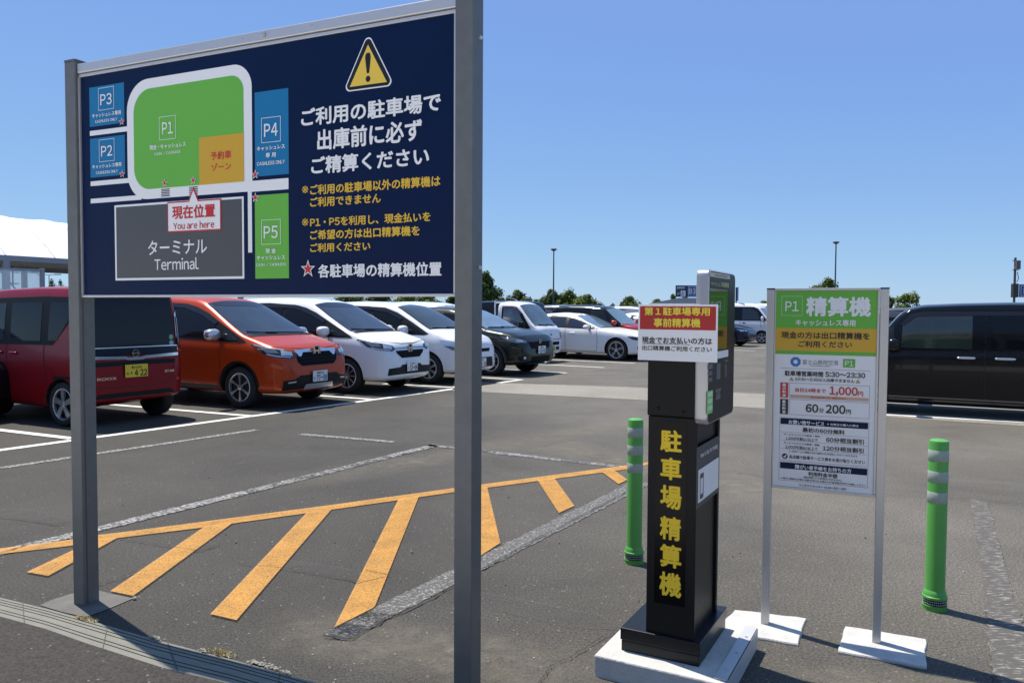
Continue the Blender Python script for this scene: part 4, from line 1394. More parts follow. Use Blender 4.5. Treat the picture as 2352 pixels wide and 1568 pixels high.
    def wheels(s, style, tyre_w=.19):
        sp = s.sp; r = sp['wr']; rr = sp.get('rim', r * .68)
        t = MB()
        t.lathe([(rr * .97, -.5 * tyre_w), (r * .93, -.5 * tyre_w), (r * .985, -.42 * tyre_w), (r, -.25 * tyre_w), (r, .25 * tyre_w), (r * .985, .42 * tyre_w), (r * .93, .5 * tyre_w), (rr * 1.03, .485 * tyre_w), (rr * .99, .44 * tyre_w), (rr * .97, -.5 * tyre_w)], 40, 'y', cap=False)
        d = MB()
        yo = .5 * tyre_w
        d.lathe([(rr * 1.02, yo * .92), (rr * .985, yo * .98), (rr * .93, yo * .93), (rr * .91, yo * .55)], 40, 'y', cap=False)       # lip
        d.lathe([(rr * .94, yo * .35), (.0, yo * .30)], 32, 'y', mi=1, cap=False)
        d.lathe([(rr * .2, yo * .5), (rr * .19, yo * .9), (rr * .1, yo * .95), (0, yo * .95)], 20, 'y', cap=False)
        def spoke(a, w0, w1, r0=.12, r1=.95, y0=.9, y1=.9, mi=0, skew=0):
            ca, sa = math.cos(a), math.sin(a)
            pts = []
            for (q, w, yy) in ((r0, w0, y0), (r1, w1, y1)):
                for k in (-1, 1):
                    for dep in (0, -.22):
                        u = q * rr; v = k * w * rr + skew * q * rr
                        pts.append((u * ca - v * sa, yo * (yy + dep), u * sa + v * ca))
            d.add(pts, [(0, 2, 6, 4), (0, 4, 5, 1), (2, 3, 7, 6), (4, 6, 7, 5)], mi)
        if style == 'star6':
            for k in range(6):
                a = k * math.pi / 3 + .5
                spoke(a, .05, .10, .45, .93); spoke(a + .19, .035, .05, .15, .96, skew=-.16); spoke(a - .19, .035, .05, .15, .96, skew=.16)
        elif style == 'multi':
            for k in range(10):
                spoke(k * math.pi / 5, .04, .028)
        elif style == 'five':
            for k in range(5):
                spoke(k * math.pi * .4 + .3, .13, .20)
        elif style == 'double5':
            for k in range(5):
                a = k * math.pi * .4 + .31
                spoke(a, .035, .045, skew=.13); spoke(a, .035, .045, skew=-.13)
        elif style == 'pin5':
            for k in range(5):
                a = k * math.pi * .4
                spoke(a, .10, .05, .1, .97); spoke(a, .02, .16, .6, .97)
        elif style == 'wide7':
            for k in range(7):
                spoke(k * math.pi * 2 / 7, .06, .13)
        tm = td = None
        for ax in (sp['arch'][0][0], sp['arch'][1][0]):
            for sg in (-1, 1):
                w_ = empty('wheel', (ax, sg * (float(s.wid(ax)) - tyre_w * .5 - sp.get('inset', .02)), r), 0 if sg > 0 else math.pi, s.root)
                if tm is None:
                    a = t.build('tyre', rubber, w_, True, 50); b = d.build('rim', [rim_sil, rim_dark], w_, True, 40); tm, td = a.data, b.data
                else:
                    for nm, me in (('tyre', tm), ('rim', td)):
                        q = bpy.data.objects.new(nm, me); COL.objects.link(q); q.parent = w_

    def mirrors(s, x, z, m, size=(.075, .12, .085), dy=.13):
        for sg in (-1, 1):
            w = float(s.wid(x)) + dy - .02
            k = MB()
            k.ellipsoid((x - .01, sg * w, z), size, .72, 18, 12)
            o = k.build('side_mirror', m, s.root, True, 70)
            k = MB(); k.box(x - .02, x + .05, sg * (w - .16), sg * (w - .05), z - size[2] * .95, z - size[2] * .45)
            k.build('mirror_arm', trim_black, o)
            k = MB(); k.rbox(x - .085, x - .078, sg * w - size[1] * .8, sg * w + size[1] * .8, z - size[2] * .8, z + size[2] * .8, .003)
            k.build('mirror_glass', glass_side, o)

    def plate(s, x, z, txt_top, txt, yellow=False, rear=False, kana='な', y=0):
        sg = -1 if rear else 1
        k = MB(); e = MB()
        k.rbox(-.165, .165, -.004, .004, -.0825, .0825, .003)
        o = k.build('number_plate', plate_y if yellow else plate_w, s.root)
        text(e, txt_top, -.075, .075, .030, .064, -.0048, .02)
        text(e, kana, -.15, -.115, -.045, -.01, -.0048, .02)
        text(e, txt, -.085 if len(txt) < 6 else -.10, .15, -.065, .012, -.0048, .035)
        e.build('plate_lettering', mat('plate_ink_black', (.01, .01, .01), .5) if yellow else plate_ink, o)
        o.location = (x, y, z); o.rotation_euler = (0, 0, R(90) if not rear else R(-90))
        return o

    def handle(s, x, z, m, w=.2):
        for sg in (-1, 1):
            p = s.cast((x, sg * .8, z), (0, sg, 0), .0)
            k = MB(); k.ellipsoid((0, 0, 0), (w / 2, .022, .02), .55, 14, 8)
            o = k.build('door_handle', m, s.root, True, 70); o.location = p + Vector((0, sg * .012, 0))

    def wipers(s, pts):
        k = MB()
        for line_ in pts:
            k.tube([s.cast(p, (.5, 0, .86), .018) for p in line_], .009, 6)
        k.build('wiper', trim_black, s.root)

    def emblem(s, p, h=.1, style='h', rear=False):
        n = (-1, 0, .0) if rear else (1, 0, .0)
        q = s.cast(p, n, .022)
        k = MB(); w = h * .55
        if style == 'h':
            for sg in (-1, 1):
                k.add([(sg * w * .95, 0, h / 2), (sg * w * .62, 0, h / 2), (sg * w * .38, 0, -h / 2), (sg * w * .72, 0, -h / 2)], [(0, 1, 2, 3)])
            k.box(-w * .5, w * .5, -.002, .0, -h * .06, h * .10)
            k.ring(round_rect(-w * 1.15, w * 1.15, -h * .62, h * .62, (h * .2,) * 4, 4), round_rect(-w * 1.02, w * 1.02, -h * .54, h * .54, (h * .16,) * 4, 4), 0)
        else:
            C_ = [(math.cos(i * math.pi / 12), math.sin(i * math.pi / 12)) for i in range(24)]
            k.ring([(c * h * .5, d * h * .5) for c, d in C_], [(c * h * .38, d * h * .38) for c, d in C_], 0)
            k.box(-h * .62, h * .62, -.003, 0, -h * .09, h * .09)
        o = k.build('emblem', chrome, s.root); o.location = q; o.rotation_euler = (0, 0, R(90) if not rear else R(-90))
        k = MB(); k.poly(round_rect(-w * 1.1, w * 1.1, -h * .6, h * .6, (h * .2,) * 4, 4) if style == 'h' else [(c * h * .48, d * h * .48) for c, d in C_], .004)
        k.build('emblem_backing', mat('emblem_navy', (.005, .006, .012), .4, spec=.2), o)
        return o


def place(px, local, heading, z=0.):
    """car origin so that the local point (x, y) at height z stands where the photograph shows it"""
    g = G(px[0], px[1], z)
    c, s_ = math.cos(heading), math.sin(heading)
    return (g.x - (local[0] * c - local[1] * s_), g.y - (local[0] * s_ + local[1] * c))


# --- two compact minivans of the same build, one orange, one white
MINI = dict(
    top=[(2.20, .50), (2.195, .66), (2.17, .80), (2.10, .905), (1.98, .96), (1.75, 1.02), (1.48, 1.095), (1.36, 1.135), (1.0, 1.33), (.62, 1.53), (.42, 1.625), (.25, 1.668), (-.1, 1.695), (-.6, 1.71), (-1.2, 1.70), (-1.6, 1.68), (-1.86, 1.63), (-1.95, 1.52), (-2.03, 1.2), (-2.06, .9), (-2.065, .6)],
    belt=[(2.20, .47), (2.17, .70), (2.10, .83), (1.95, .90), (1.6, .955), (1.3, .985), (.5, 1.0), (-.8, 1.03), (-1.9, 1.10), (-2.03, 1.0), (-2.065, .57)],
    bot=[(2.20, .36), (2.18, .27), (2.05, .225), (1.6, .21), (-1.6, .21), (-1.9, .25), (-2.065, .36)],
    wid=[(2.20, .50), (2.185, .62), (2.13, .71), (2.02, .775), (1.85, .815), (1.5, .838), (.8, .8475), (-1.2, .8475), (-1.7, .835), (-1.95, .80), (-2.065, .72)],
    wro=[(2.20, .42), (2.10, .60), (1.9, .68), (1.5, .74), (1.36, .745), (1.0, .715), (.42, .63), (.25, .615), (-.6, .615), (-1.6, .60), (-1.86, .57), (-2.06, .66)],
    arch=[(1.37, .365), (-1.37, .365)], wr=.315, rim=.215)


def minivan(body, loc, hd, label, cross, plate, kana, top_t):
    c = Car(MINI, body, loc, hd, 'minivan', label, 'minivan', 'cars parked in the near row')
    rt_z = [(1.44, 1.02), (1.05, 1.205), (.58, 1.425), (.32, 1.515), (.1, 1.56), (-.6, 1.60), (-1.2, 1.59), (-1.62, 1.56), (-1.86, 1.42), (-1.93, 1.14), (-1.0, 1.07), (0, 1.03), (.9, 1.0), (1.25, .985), (1.5, .985)]
    sw = c.side('window_surround', rt_z, .005, trim_black)
    for sgp in range(2):
        sg = (-1, 1)[sgp]; par = sw[sgp]
    for nm, xz, gm in (('quarter_glass', [(1.34, 1.025), (1.02, 1.175), (.98, 1.03), (1.22, 1.015)], glass_clear), ('door_glass', [(.88, 1.045), (.80, 1.265), (.50, 1.39), (.05, 1.51), (-.12, 1.52), (-.12, 1.07)], glass_side),
                       ('door_glass', [(-.22, 1.075), (-.22, 1.53), (-1.0, 1.535), (-1.0, 1.10)], glass_side), ('quarter_glass', [(-1.1, 1.11), (-1.1, 1.53), (-1.55, 1.50), (-1.78, 1.38), (-1.84, 1.17)], glass_side)):
        c.side(nm, xz, .009, gm)
    # rain visor over the doors
    c.side('rain_visor', [(.86, 1.29), (.52, 1.445), (.30, 1.515), (.05, 1.565), (-.6, 1.59), (-1.02, 1.585), (-1.02, 1.52), (-.12, 1.51), (.06, 1.50), (.48, 1.39), (.80, 1.25)], .014, mat('smoked_visor', (.018, .016, .018), .15))
    ws = c.patch('windscreen', [(1.40, -.70, 1.11), (1.46, -.3, 1.10), (1.47, 0, 1.1), (1.46, .3, 1.10), (1.40, .70, 1.11), (.86, .64, 1.40), (.46, .575, 1.59), (.42, .2, 1.62), (.42, -.2, 1.62), (.46, -.575, 1.59), (.86, -.64, 1.40)], (.5, 0, .86), .004, glass_front)
    c.patch('windscreen_shade', [(.56, -.52, 1.545), (.62, -.3, 1.52), (.62, .3, 1.52), (.56, .52, 1.545), (.47, .50, 1.59), (.44, .2, 1.61), (.44, -.2, 1.61), (.47, -.50, 1.59)], (.5, 0, .86), .006, mat('dark_shade_band', (.012, .014, .018), .1), parent=ws)
    c.patch('dashboard_cowl', [(1.50, -.68, 1.08), (1.53, 0, 1.08), (1.50, .68, 1.08), (1.43, .70, 1.11), (1.47, 0, 1.1), (1.43, -.70, 1.11)], (.4, 0, .9), .006, trim_black)
    c.wipers([[(1.44, .5, 1.11), (1.43, .1, 1.12), (1.40, -.3, 1.13)], [(1.44, -.1, 1.11), (1.40, -.4, 1.13), (1.33, -.62, 1.15)]])
    # bonnet shut line, doors
    c.patch('panel_gap', [(1.62, -.80, .985), (1.9, -.76, .93), (2.06, -.56, .92), (2.13, -.2, .895), (2.13, .2, .895), (2.06, .56, .92), (1.9, .76, .93), (1.62, .80, .985), (1.62, .79, .993), (1.9, .75, .94), (2.05, .56, .93), (2.12, .2, .905), (2.12, -.2, .905), (2.05, -.56, .93), (1.9, -.75, .94), (1.62, -.79, .993)], (.6, 0, .8), .002, seam_m)
    c.seam([[(.98, 1.0), (1.0, .6), (.93, .32), (.80, .25)], [(-.17, 1.04), (-.17, .30)], [(-1.05, 1.07), (-1.05, .62), (-1.0, .5)], [(.80, .255), (-1.0, .255)]])
    c.handle(.02, .93, body); c.handle(-.35, .93, body)
    # headlamps
    hl = c.patch('headlight', [(1.66, .86, .975), (1.86, .80, .925), (2.05, .62, .885), (2.12, .49, .855), (2.165, .44, .79), (2.14, .52, .755), (2.02, .70, .775), (1.84, .82, .835)], (.62, .78, .1), .010, lamp_dark, True)
    for sg, h in zip((-1, 1), hl):
        c.patch('lamp_lens', [(1.80, sg * .83, .92), (1.98, sg * .70, .885), (2.02, sg * .66, .83), (1.90, sg * .78, .845)], (.62, sg * .78, .1), .015, lamp_smoke, parent=h, step=.04)
        c.patch('lamp_lens', [(2.03, sg * .64, .875), (2.11, sg * .50, .85), (2.13, sg * .50, .79), (2.05, sg * .64, .80)], (.62, sg * .78, .1), .015, lamp_clear, parent=h, step=.04)
        c.patch('lamp_strip', [(1.68, sg * .855, .972), (1.87, sg * .795, .925), (2.06, sg * .61, .886), (2.06, sg * .61, .872), (1.87, sg * .795, .911), (1.70, sg * .85, .955)], (.62, sg * .78, .1), .015, lamp_clear, parent=h, step=.04)
        c.patch('lamp_strip', [(1.90, sg * .79, .818), (2.03, sg * .69, .783), (2.12, sg * .54, .765), (2.13, sg * .53, .777), (2.03, sg * .685, .797), (1.90, sg * .785, .832)], (.62, sg * .78, .1), .015, lamp_clear, parent=h, step=.04)
    F = (1, 0, .12)
    if cross:
        c.patch('grille', [(2.1, -.46, .80), (2.1, -.40, .84), (2.1, .40, .84), (2.1, .46, .80), (2.1, .44, .70), (2.1, .36, .63), (2.1, -.36, .63), (2.1, -.44, .70)], F, .005, grille_m)
        for sg in (-1, 1):
            c.patch('chrome_bar', [(2.1, sg * .10, .835), (2.1, sg * .10, .885), (2.1, sg * .46, .875), (2.1, sg * .46, .86), (2.1, sg * .40, .775), (2.1, sg * .36, .775), (2.1, sg * .30, .835)], F, .012, chrome)
        for z in (.69, .735):
            c.patch('grille_bar', [(2.1, -.40, z), (2.1, .40, z), (2.1, .40, z + .012), (2.1, -.40, z + .012)], F, .014, trim_black)
        c.emblem((2.1, 0, .845), .13)
        c.patch('lower_intake', [(2.1, -.70, .29), (2.1, -.70, .43), (2.1, -.50, .44), (2.1, -.40, .49), (2.1, .40, .49), (2.1, .50, .44), (2.1, .70, .43), (2.1, .70, .29)], F, .006, trim_black)
        for sg in (-1, 1):
            k = c.patch('fog_lamp', [(2.05, sg * .50, .385), (2.05, sg * .64, .38), (2.05, sg * .64, .40), (2.05, sg * .50, .405)], F, .012, lamp_clear, step=.04)
            c.side('sill_cladding', [(.95, .215), (.95, .29), (-.95, .29), (-.95, .215)], .006, trim_black, mirror=False) if False else None
        c.patch('skid_plate', [(2.1, -.34, .275), (2.1, -.30, .35), (2.1, .30, .35), (2.1, .34, .275)], F, .016, rim_sil)
        c.side('arch_cladding', [(1.37 + .40 * math.cos(R(a)), .315 + .40 * math.sin(R(a))) for a in range(-8, 189, 14)] + [(1.37 + .364 * math.cos(R(a)), .315 + .364 * math.sin(R(a))) for a in range(188, -9, -14)], .007, trim_black)
        c.side('sill_cladding', [(.95, .275), (.96, .335), (-.96, .335), (-.95, .275)], .008, mat('grey_cladding', (.05, .05, .055), .5))
        c.wheels('star6'); c.mirrors(.98, 1.10, mat('satin_silver_mirror', (.60, .61, .63), .25, metal=.7), (.085, .125, .085))
    else:
        c.patch('grille', [(2.1, -.44, .755), (2.1, .44, .755), (2.1, .40, .70), (2.1, .28, .62), (2.1, -.28, .62), (2.1, -.40, .70)], F, .006, grille_m)
        c.patch('chrome_bar', [(2.1, -.48, .765), (2.1, .48, .765), (2.1, .47, .785), (2.1, -.47, .785)], F, .012, chrome)
        c.patch('panel_gap', [(2.1, -.44, .79), (2.1, .44, .79), (2.1, .44, .798), (2.1, -.44, .798)], F, .008, plate_ink)
        c.emblem((2.1, 0, .80), .11)
        c.patch('lower_intake', [(2.1, -.66, .33), (2.1, -.64, .45), (2.1, -.34, .46), (2.1, -.28, .50), (2.1, .28, .50), (2.1, .34, .46), (2.1, .64, .45), (2.1, .66, .33)], F, .006, trim_black)
        c.wheels('multi'); c.mirrors(.98, 1.10, body, (.085, .125, .085))
    c.plate(2.225, .47, top_t, plate, kana=kana, y=0)
    # back of the car
    c.patch('rear_window', [(-1.9, -.58, 1.15), (-1.9, .58, 1.15), (-1.9, .52, 1.52), (-1.9, -.52, 1.52)], (-1, 0, .15), .005, glass_side)
    c.patch('tail_lamp', [(-2.0, .80, .78), (-2.0, .66, .78), (-2.0, .66, 1.05), (-1.95, .78, 1.12)], (-.8, .6, 0), .006, lamp_red, True)
    return c


minivan(P_orange, place((547, 938), (1.37, -.84), R(-27)), R(-27), 'orange minivan with silver mirrors and chrome winged grille beside the red kei van', True, '77-58', 'な', '静岡530')
minivan(P_white, place((793, 904), (1.37, -.84), R(-27)), R(-27), 'white minivan with black slim grille parked next to the orange minivan', False, '13-96', 'ひ', '富士山503')

# --- dark red tall kei van seen from behind
KEI = dict(
    top=[(1.695, .55), (1.68, .82), (1.62, .96), (1.45, 1.03), (1.25, 1.07), (1.14, 1.12), (.95, 1.42), (.80, 1.62), (.68, 1.70), (.5, 1.745), (.0, 1.77), (-.6, 1.785), (-1.2, 1.78), (-1.5, 1.765), (-1.60, 1.735), (-1.625, 1.66), (-1.655, 1.1), (-1.675, .85), (-1.69, .55)],
    belt=[(1.695, .5), (1.62, .88), (1.3, .95), (.9, .98), (0, 1.0), (-1.2, 1.02), (-1.60, 1.06), (-1.655, .95), (-1.69, .52)],
    bot=[(1.695, .33), (1.6, .22), (1.2, .20), (-1.2, .20), (-1.5, .26), (-1.69, .30)],
    wid=[(1.695, .58), (1.66, .66), (1.55, .715), (1.3, .735), (.5, .7375), (-1.2, .7375), (-1.5, .737), (-1.62, .735), (-1.675, .722), (-1.69, .70)],
    wro=[(1.695, .52), (1.5, .64), (1.14, .68), (.80, .655), (.5, .645), (-1.3, .64), (-1.55, .63), (-1.625, .62), (-1.66, .66), (-1.69, .62)],
    arch=[(1.2475, .325), (-1.2475, .325)], wr=.282, rim=.20, crown=.03, box=True)
hd = R(152)
c = Car(KEI, P_red, place((143, 980), (-1.2475, .72), hd), hd, 'kei_van', 'dark red kei van seen from behind with yellow plate and chrome strip', 'van', 'cars parked in the near row')
sw = c.side('window_surround', [(1.20, 1.04), (.98, 1.38), (.80, 1.56), (.6, 1.61), (-.8, 1.635), (-1.48, 1.625), (-1.56, 1.56), (-1.56, 1.46), (-1.08, 1.02), (0, 1.01), (.9, 1.0)], .003, trim_black)
c.side('door_glass', [(.78, 1.06), (.72, 1.45), (.55, 1.54), (-.02, 1.55), (-.02, 1.06)], .006, glass_clear)
c.side('door_glass', [(-.16, 1.06), (-.16, 1.555), (-.82, 1.56), (-.82, 1.07)], .006, glass_side)
c.side('quarter_glass', [(-.98, 1.08), (-.98, 1.56), (-1.46, 1.555), (-1.48, 1.46), (-1.16, 1.08)], .006, glass_side)
c.side('panel_gap_band', [(-1.10, .60), (-1.10, .635), (-1.62, .635), (-1.62, .60)], .004, trim_black)
c.seam([[(-.09, 1.01), (-.09, .30)], [(-.90, 1.02), (-.92, .70), (-.96, .42), (-.88, .26)], [(.9, 1.0), (.95, .3)], [(.95, .27), (-.88, .27)], [(-.9, 1.64), (-.9, 1.72)]])
c.handle(-.25, .90, P_red, .18); c.handle(.08, .90, P_red, .18)
Bk = (-1, 0, .08)
rwn = c.patch('rear_window', [(-1.6, -.625, .99), (-1.6, .625, .99), (-1.6, .61, 1.35), (-1.6, .57, 1.66), (-1.6, -.57, 1.66), (-1.6, -.61, 1.35)], Bk, .006, mat('rear_privacy_glass', (.004, .006, .013), .05, spec=.3))
c.patch('tailgate_band', [(-1.6, -.66, .875), (-1.6, .66, .875), (-1.6, .66, .985), (-1.6, -.66, .985)], Bk, .008, mat('band_navy_black', (.005, .008, .022), .15, spec=.3))
c.patch('chrome_strip', [(-1.6, -.66, .975), (-1.6, .66, .975), (-1.6, .66, .988), (-1.6, -.66, .988)], Bk, .012, chrome)
c.patch('chrome_strip', [(-1.6, -.66, .885), (-1.6, -.66, .845), (-1.6, -.14, .825), (-1.6, -.10, .812), (-1.6, .10, .812), (-1.6, .14, .825), (-1.6, .66, .845), (-1.6, .66, .885), (-1.6, .14, .862), (-1.6, .10, .85), (-1.6, -.10, .85), (-1.6, -.14, .862)], Bk, .014, chrome)
c.patch('plate_recess', [(-1.6, -.62, .80), (-1.6, -.60, .745), (-1.6, .60, .745), (-1.6, .62, .80), (-1.6, .1, .808), (-1.6, -.1, .808)], Bk, .004, trim_black)
c.emblem((-1.6, 0, .905), .10, 'ring', True)
c.plate(-1.705, .68, '富士山582', '422'.replace('4', '・4 '), True, True, 'ね', y=.0)
for sg in (-1, 1):
    t_ = c.patch('tail_lamp', [(-1.6, sg * .73, .90), (-1.63, sg * .63, .92), (-1.63, sg * .625, 1.42), (-1.58, sg * .70, 1.50)], (-.9, sg * .43, 0), .014, chrome)
    c.patch('tail_lens', [(-1.6, sg * .71, .98), (-1.63, sg * .645, .98), (-1.63, sg * .640, 1.38), (-1.59, sg * .69, 1.42)], (-.9, sg * .43, 0), .020, mat('smoked_lens', (.10, .08, .12), .1, coat=.6), parent=t_)
    c.patch('reflector', [(-1.67, sg * .66, .52), (-1.66, sg * .60, .52), (-1.66, sg * .60, .545), (-1.67, sg * .66, .545)], (-.8, sg * .6, 0), .008, mat('reflector_red', (.4, .06, .05), .2), step=.04)
c.patch('bumper_insert', [(-1.6, -.60, .335), (-1.6, -.52, .40), (-1.6, .52, .40), (-1.6, .60, .335), (-1.6, .50, .34), (-1.6, -.50, .34)], Bk, .008, trim_black)
c.patch('panel_gap', [(-1.6, -.60, .78), (-1.6, -.57, .52), (-1.6, -.50, .47), (-1.6, .50, .47), (-1.6, .57, .52), (-1.6, .60, .78), (-1.6, .594, .78), (-1.6, .564, .524), (-1.6, .497, .477), (-1.6, -.497, .477), (-1.6, -.564, .524), (-1.6, -.594, .78)], Bk, .004, seam_m)
k = MB(); text(k, 'ROOX', -.13, .13, -.017, .017, 0, .03); o = k.build('badge_lettering', chrome, c.root); o.location = (-1.703, .42, .60); o.rotation_euler = (0, 0, R(-90))
k = MB(); text(k, 'STAR', -.075, .075, -.016, .016, 0, .03); o = k.build('badge_lettering', chrome, c.root); o.location = (-1.703, -.50, .645); o.rotation_euler = (0, 0, R(-90))
k = MB(); C_ = [(math.cos(i * math.pi / 8) * .035, math.sin(i * math.pi / 8) * .035) for i in range(16)]; k.poly(C_, 0)
for zz, mm in ((1.08, mat('green_sticker', (.25, .4, .2), .5)), (1.0, mat('blue_sticker', (.3, .4, .55), .5))):
    o = k.build('sticker', mm, rwn); p = c.cast((-1.62, -.565, zz + .02), Bk, .009); o.location = p; o.rotation_euler = (0, 0, R(-90))
c.wheels('five', .165); c.mirrors(.80, 1.06, P_red)
c.patch('windscreen', [(1.12, -.64, 1.15), (1.12, .64, 1.15), (.80, .60, 1.60), (.80, -.60, 1.60)], (.6, 0, .8), .005, glass_front)
c.patch('headlight', [(1.66, .6, .80), (1.5, .70, .90), (1.5, .70, .75), (1.66, .6, .70)], (.8, .6, 0), .006, lamp_clear, True)

# --- white people mover with rounded nose
WAG = dict(
    top=[(2.06, .50), (2.05, .70), (2.0, .83), (1.88, .94), (1.65, 1.02), (1.38, 1.09), (1.24, 1.13), (.85, 1.36), (.45, 1.555), (.2, 1.62), (-.2, 1.655), (-.8, 1.67), (-1.4, 1.65), (-1.8, 1.58), (-1.95, 1.4), (-2.02, 1.0), (-2.04, .6)],
    belt=[(2.06, .47), (2.0, .72), (1.85, .85), (1.5, .93), (1.1, .96), (.3, .97), (-1.0, 1.0), (-1.9, 1.08), (-2.04, .57)],
    bot=[(2.06, .34), (2.0, .25), (1.7, .21), (-1.6, .21), (-2.04, .34)],
    wid=[(2.06, .50), (2.03, .62), (1.95, .73), (1.8, .80), (1.5, .838), (.8, .8475), (-1.3, .8475), (-1.8, .82), (-2.04, .72)],
    wro=[(2.06, .42), (1.9, .62), (1.5, .72), (1.24, .735), (.85, .69), (.3, .62), (-.8, .615), (-1.8, .56), (-2.04, .6)],
    arch=[(1.30, .36), (-1.40, .36)], wr=.31, rim=.205)
hd = R(-28)
c = Car(WAG, P_pearl, place((981, 882), (1.30, -.84), hd), hd, 'people_carrier', 'pearl white people carrier with rounded nose, half hidden behind the sign post', 'minivan', 'cars parked in the near row')
c.side('window_surround', [(1.30, 1.0), (.85, 1.235), (.45, 1.425), (.1, 1.53), (-.8, 1.57), (-1.5, 1.54), (-1.85, 1.2), (-1.0, 1.04), (.6, .99), (1.2, .975)], .003, trim_black)
for xz in ([(.62, 1.02), (.58, 1.28), (.2, 1.44), (-.15, 1.49), (-.15, 1.03)], [(-.25, 1.04), (-.25, 1.505), (-1.0, 1.51), (-1.0, 1.06)], [(1.18, 1.0), (.75, 1.22), (.72, 1.01)], [(-1.1, 1.07), (-1.1, 1.51), (-1.5, 1.47), (-1.72, 1.2)]):
    c.side('door_glass', xz, .006, glass_side)
c.side('rain_visor', [(.62, 1.32), (.25, 1.475), (-.3, 1.55), (-1.0, 1.565), (-1.0, 1.505), (-.3, 1.49), (.2, 1.43), (.56, 1.285)], .014, mat('smoked_visor', (.018, .016, .018), .15))
c.patch('windscreen', [(1.28, -.69, 1.105), (1.36, 0, 1.09), (1.28, .69, 1.105), (.85, .645, 1.33), (.38, .575, 1.56), (.30, 0, 1.60), (.38, -.575, 1.56), (.85, -.645, 1.33)], (.5, 0, .86), .005, mat('green_windscreen', (.030, .042, .046), .05, spec=.5, coat=.15, var=.5, vscale=2))
c.wipers([[(1.34, .45, 1.1), (1.28, -.1, 1.12)], [(1.34, -.1, 1.1), (1.25, -.58, 1.11)]])
c.seam([[(.72, .98), (.74, .3)], [(-.2, 1.0), (-.2, .3)], [(-1.05, 1.02), (-1.05, .6)]])
hl = c.patch('headlight', [(1.60, .86, .90), (1.82, .79, .88), (1.95, .62, .82), (2.0, .56, .74), (1.9, .72, .72), (1.75, .82, .76)], (.62, .78, .1), .006, lamp_clear, True)
c.patch('headlight_lens', [(1.70, .85, .78), (1.86, .76, .76), (1.93, .68, .70), (1.85, .76, .69)], (.62, .78, .1), .008, lamp_smoke, True, step=.05)
c.patch('grille', [(2.0, -.40, .70), (2.0, .40, .70), (2.0, .36, .63), (2.0, -.36, .63)], (1, 0, .1), .006, grille_m)
c.patch('lower_intake', [(2.0, -.50, .32), (2.0, -.46, .52), (2.0, .46, .52), (2.0, .50, .32)], (1, 0, 0), .006, trim_black)
for sg in (-1, 1):
    k = MB(); p = c.cast((1.98, sg * .66, .40), (.8, sg * .6, 0), 0)
    k.lathe([(.05, -.01), (.05, .012), (.04, .016), (0, .012)], 16, 'x'); o = k.build('fog_lamp', lamp_clear, c.root, True); o.location = p; o.rotation_euler = (0, 0, math.atan2(sg * .5, .8))
c.plate(2.085, .42, '静岡502', '46-16', kana='さ')
c.emblem((2.0, 0, .76), .10, 'ring')
c.wheels('wide7'); c.mirrors(.80, 1.07, P_pearl, (.085, .125, .10)); c.handle(.0, .9, P_pearl)
c.patch('rear_window', [(-1.9, -.58, 1.12), (-1.9, .58, 1.12), (-1.9, .5, 1.5), (-1.9, -.5, 1.5)], (-1, 0, .2), .005, glass_side)

# --- dark green crossover
SUV = dict(
    top=[(2.14, .50), (2.135, .66), (2.09, .82), (1.98, .93), (1.75, 1.0), (1.30, 1.06), (1.05, 1.10), (.65, 1.32), (.25, 1.49), (0, 1.545), (-.5, 1.575), (-1.0, 1.555), (-1.5, 1.47), (-1.85, 1.27), (-2.05, 1.05), (-2.13, .85), (-2.15, .6)],
    belt=[(2.14, .47), (2.09, .72), (1.95, .86), (1.6, .94), (1.1, .985), (.3, 1.0), (-.8, 1.06), (-1.5, 1.15), (-1.9, 1.12), (-2.15, .57)],
    bot=[(2.14, .38), (2.08, .28), (1.8, .24), (-1.7, .25), (-2.15, .42)],
    wid=[(2.14, .50), (2.11, .64), (2.03, .76), (1.85, .845), (1.55, .88), (.8, .885), (-1.3, .885), (-1.8, .86), (-2.15, .70)],
    wro=[(2.14, .42), (2.0, .62), (1.6, .74), (1.05, .755), (.6, .69), (.1, .61), (-.8, .59), (-1.5, .55), (-2.0, .62), (-2.15, .6)],
    arch=[(1.30, .385), (-1.31, .385)], wr=.335, rim=.235)
hd = R(-32)
c = Car(SUV, P_green, place((1124, 863), (1.30, -.875), hd), hd, 'crossover', 'dark green crossover with white plate parked beside the small white truck', 'car', 'cars parked in the near row')
c.side('window_surround', [(1.2, 1.02), (.65, 1.28), (.25, 1.42), (-.2, 1.475), (-.9, 1.46), (-1.4, 1.34), (-1.6, 1.2), (-.8, 1.09), (.3, 1.02)], .003, trim_black)
for xz in ([(.72, 1.04), (.52, 1.27), (.2, 1.385), (-.15, 1.42), (-.15, 1.06)], [(-.25, 1.07), (-.25, 1.42), (-.85, 1.41), (-1.1, 1.33), (-1.1, 1.13)], [(1.08, 1.03), (.72, 1.19), (.8, 1.03)]):
    c.side('door_glass', xz, .006, glass_side)
c.patch('windscreen', [(1.10, -.70, 1.08), (1.20, 0, 1.07), (1.10, .70, 1.08), (.65, .645, 1.30), (.20, .56, 1.485), (.14, 0, 1.52), (.20, -.56, 1.485), (.65, -.645, 1.30)], (.5, 0, .86), .005, mat('pale_windscreen', (.13, .19, .25), .05, spec=.8, coat=.6, var=.45, vscale=2.5))
c.wipers([[(1.18, .45, 1.08), (1.12, -.1, 1.10)], [(1.18, -.1, 1.08), (1.08, -.6, 1.09)]])
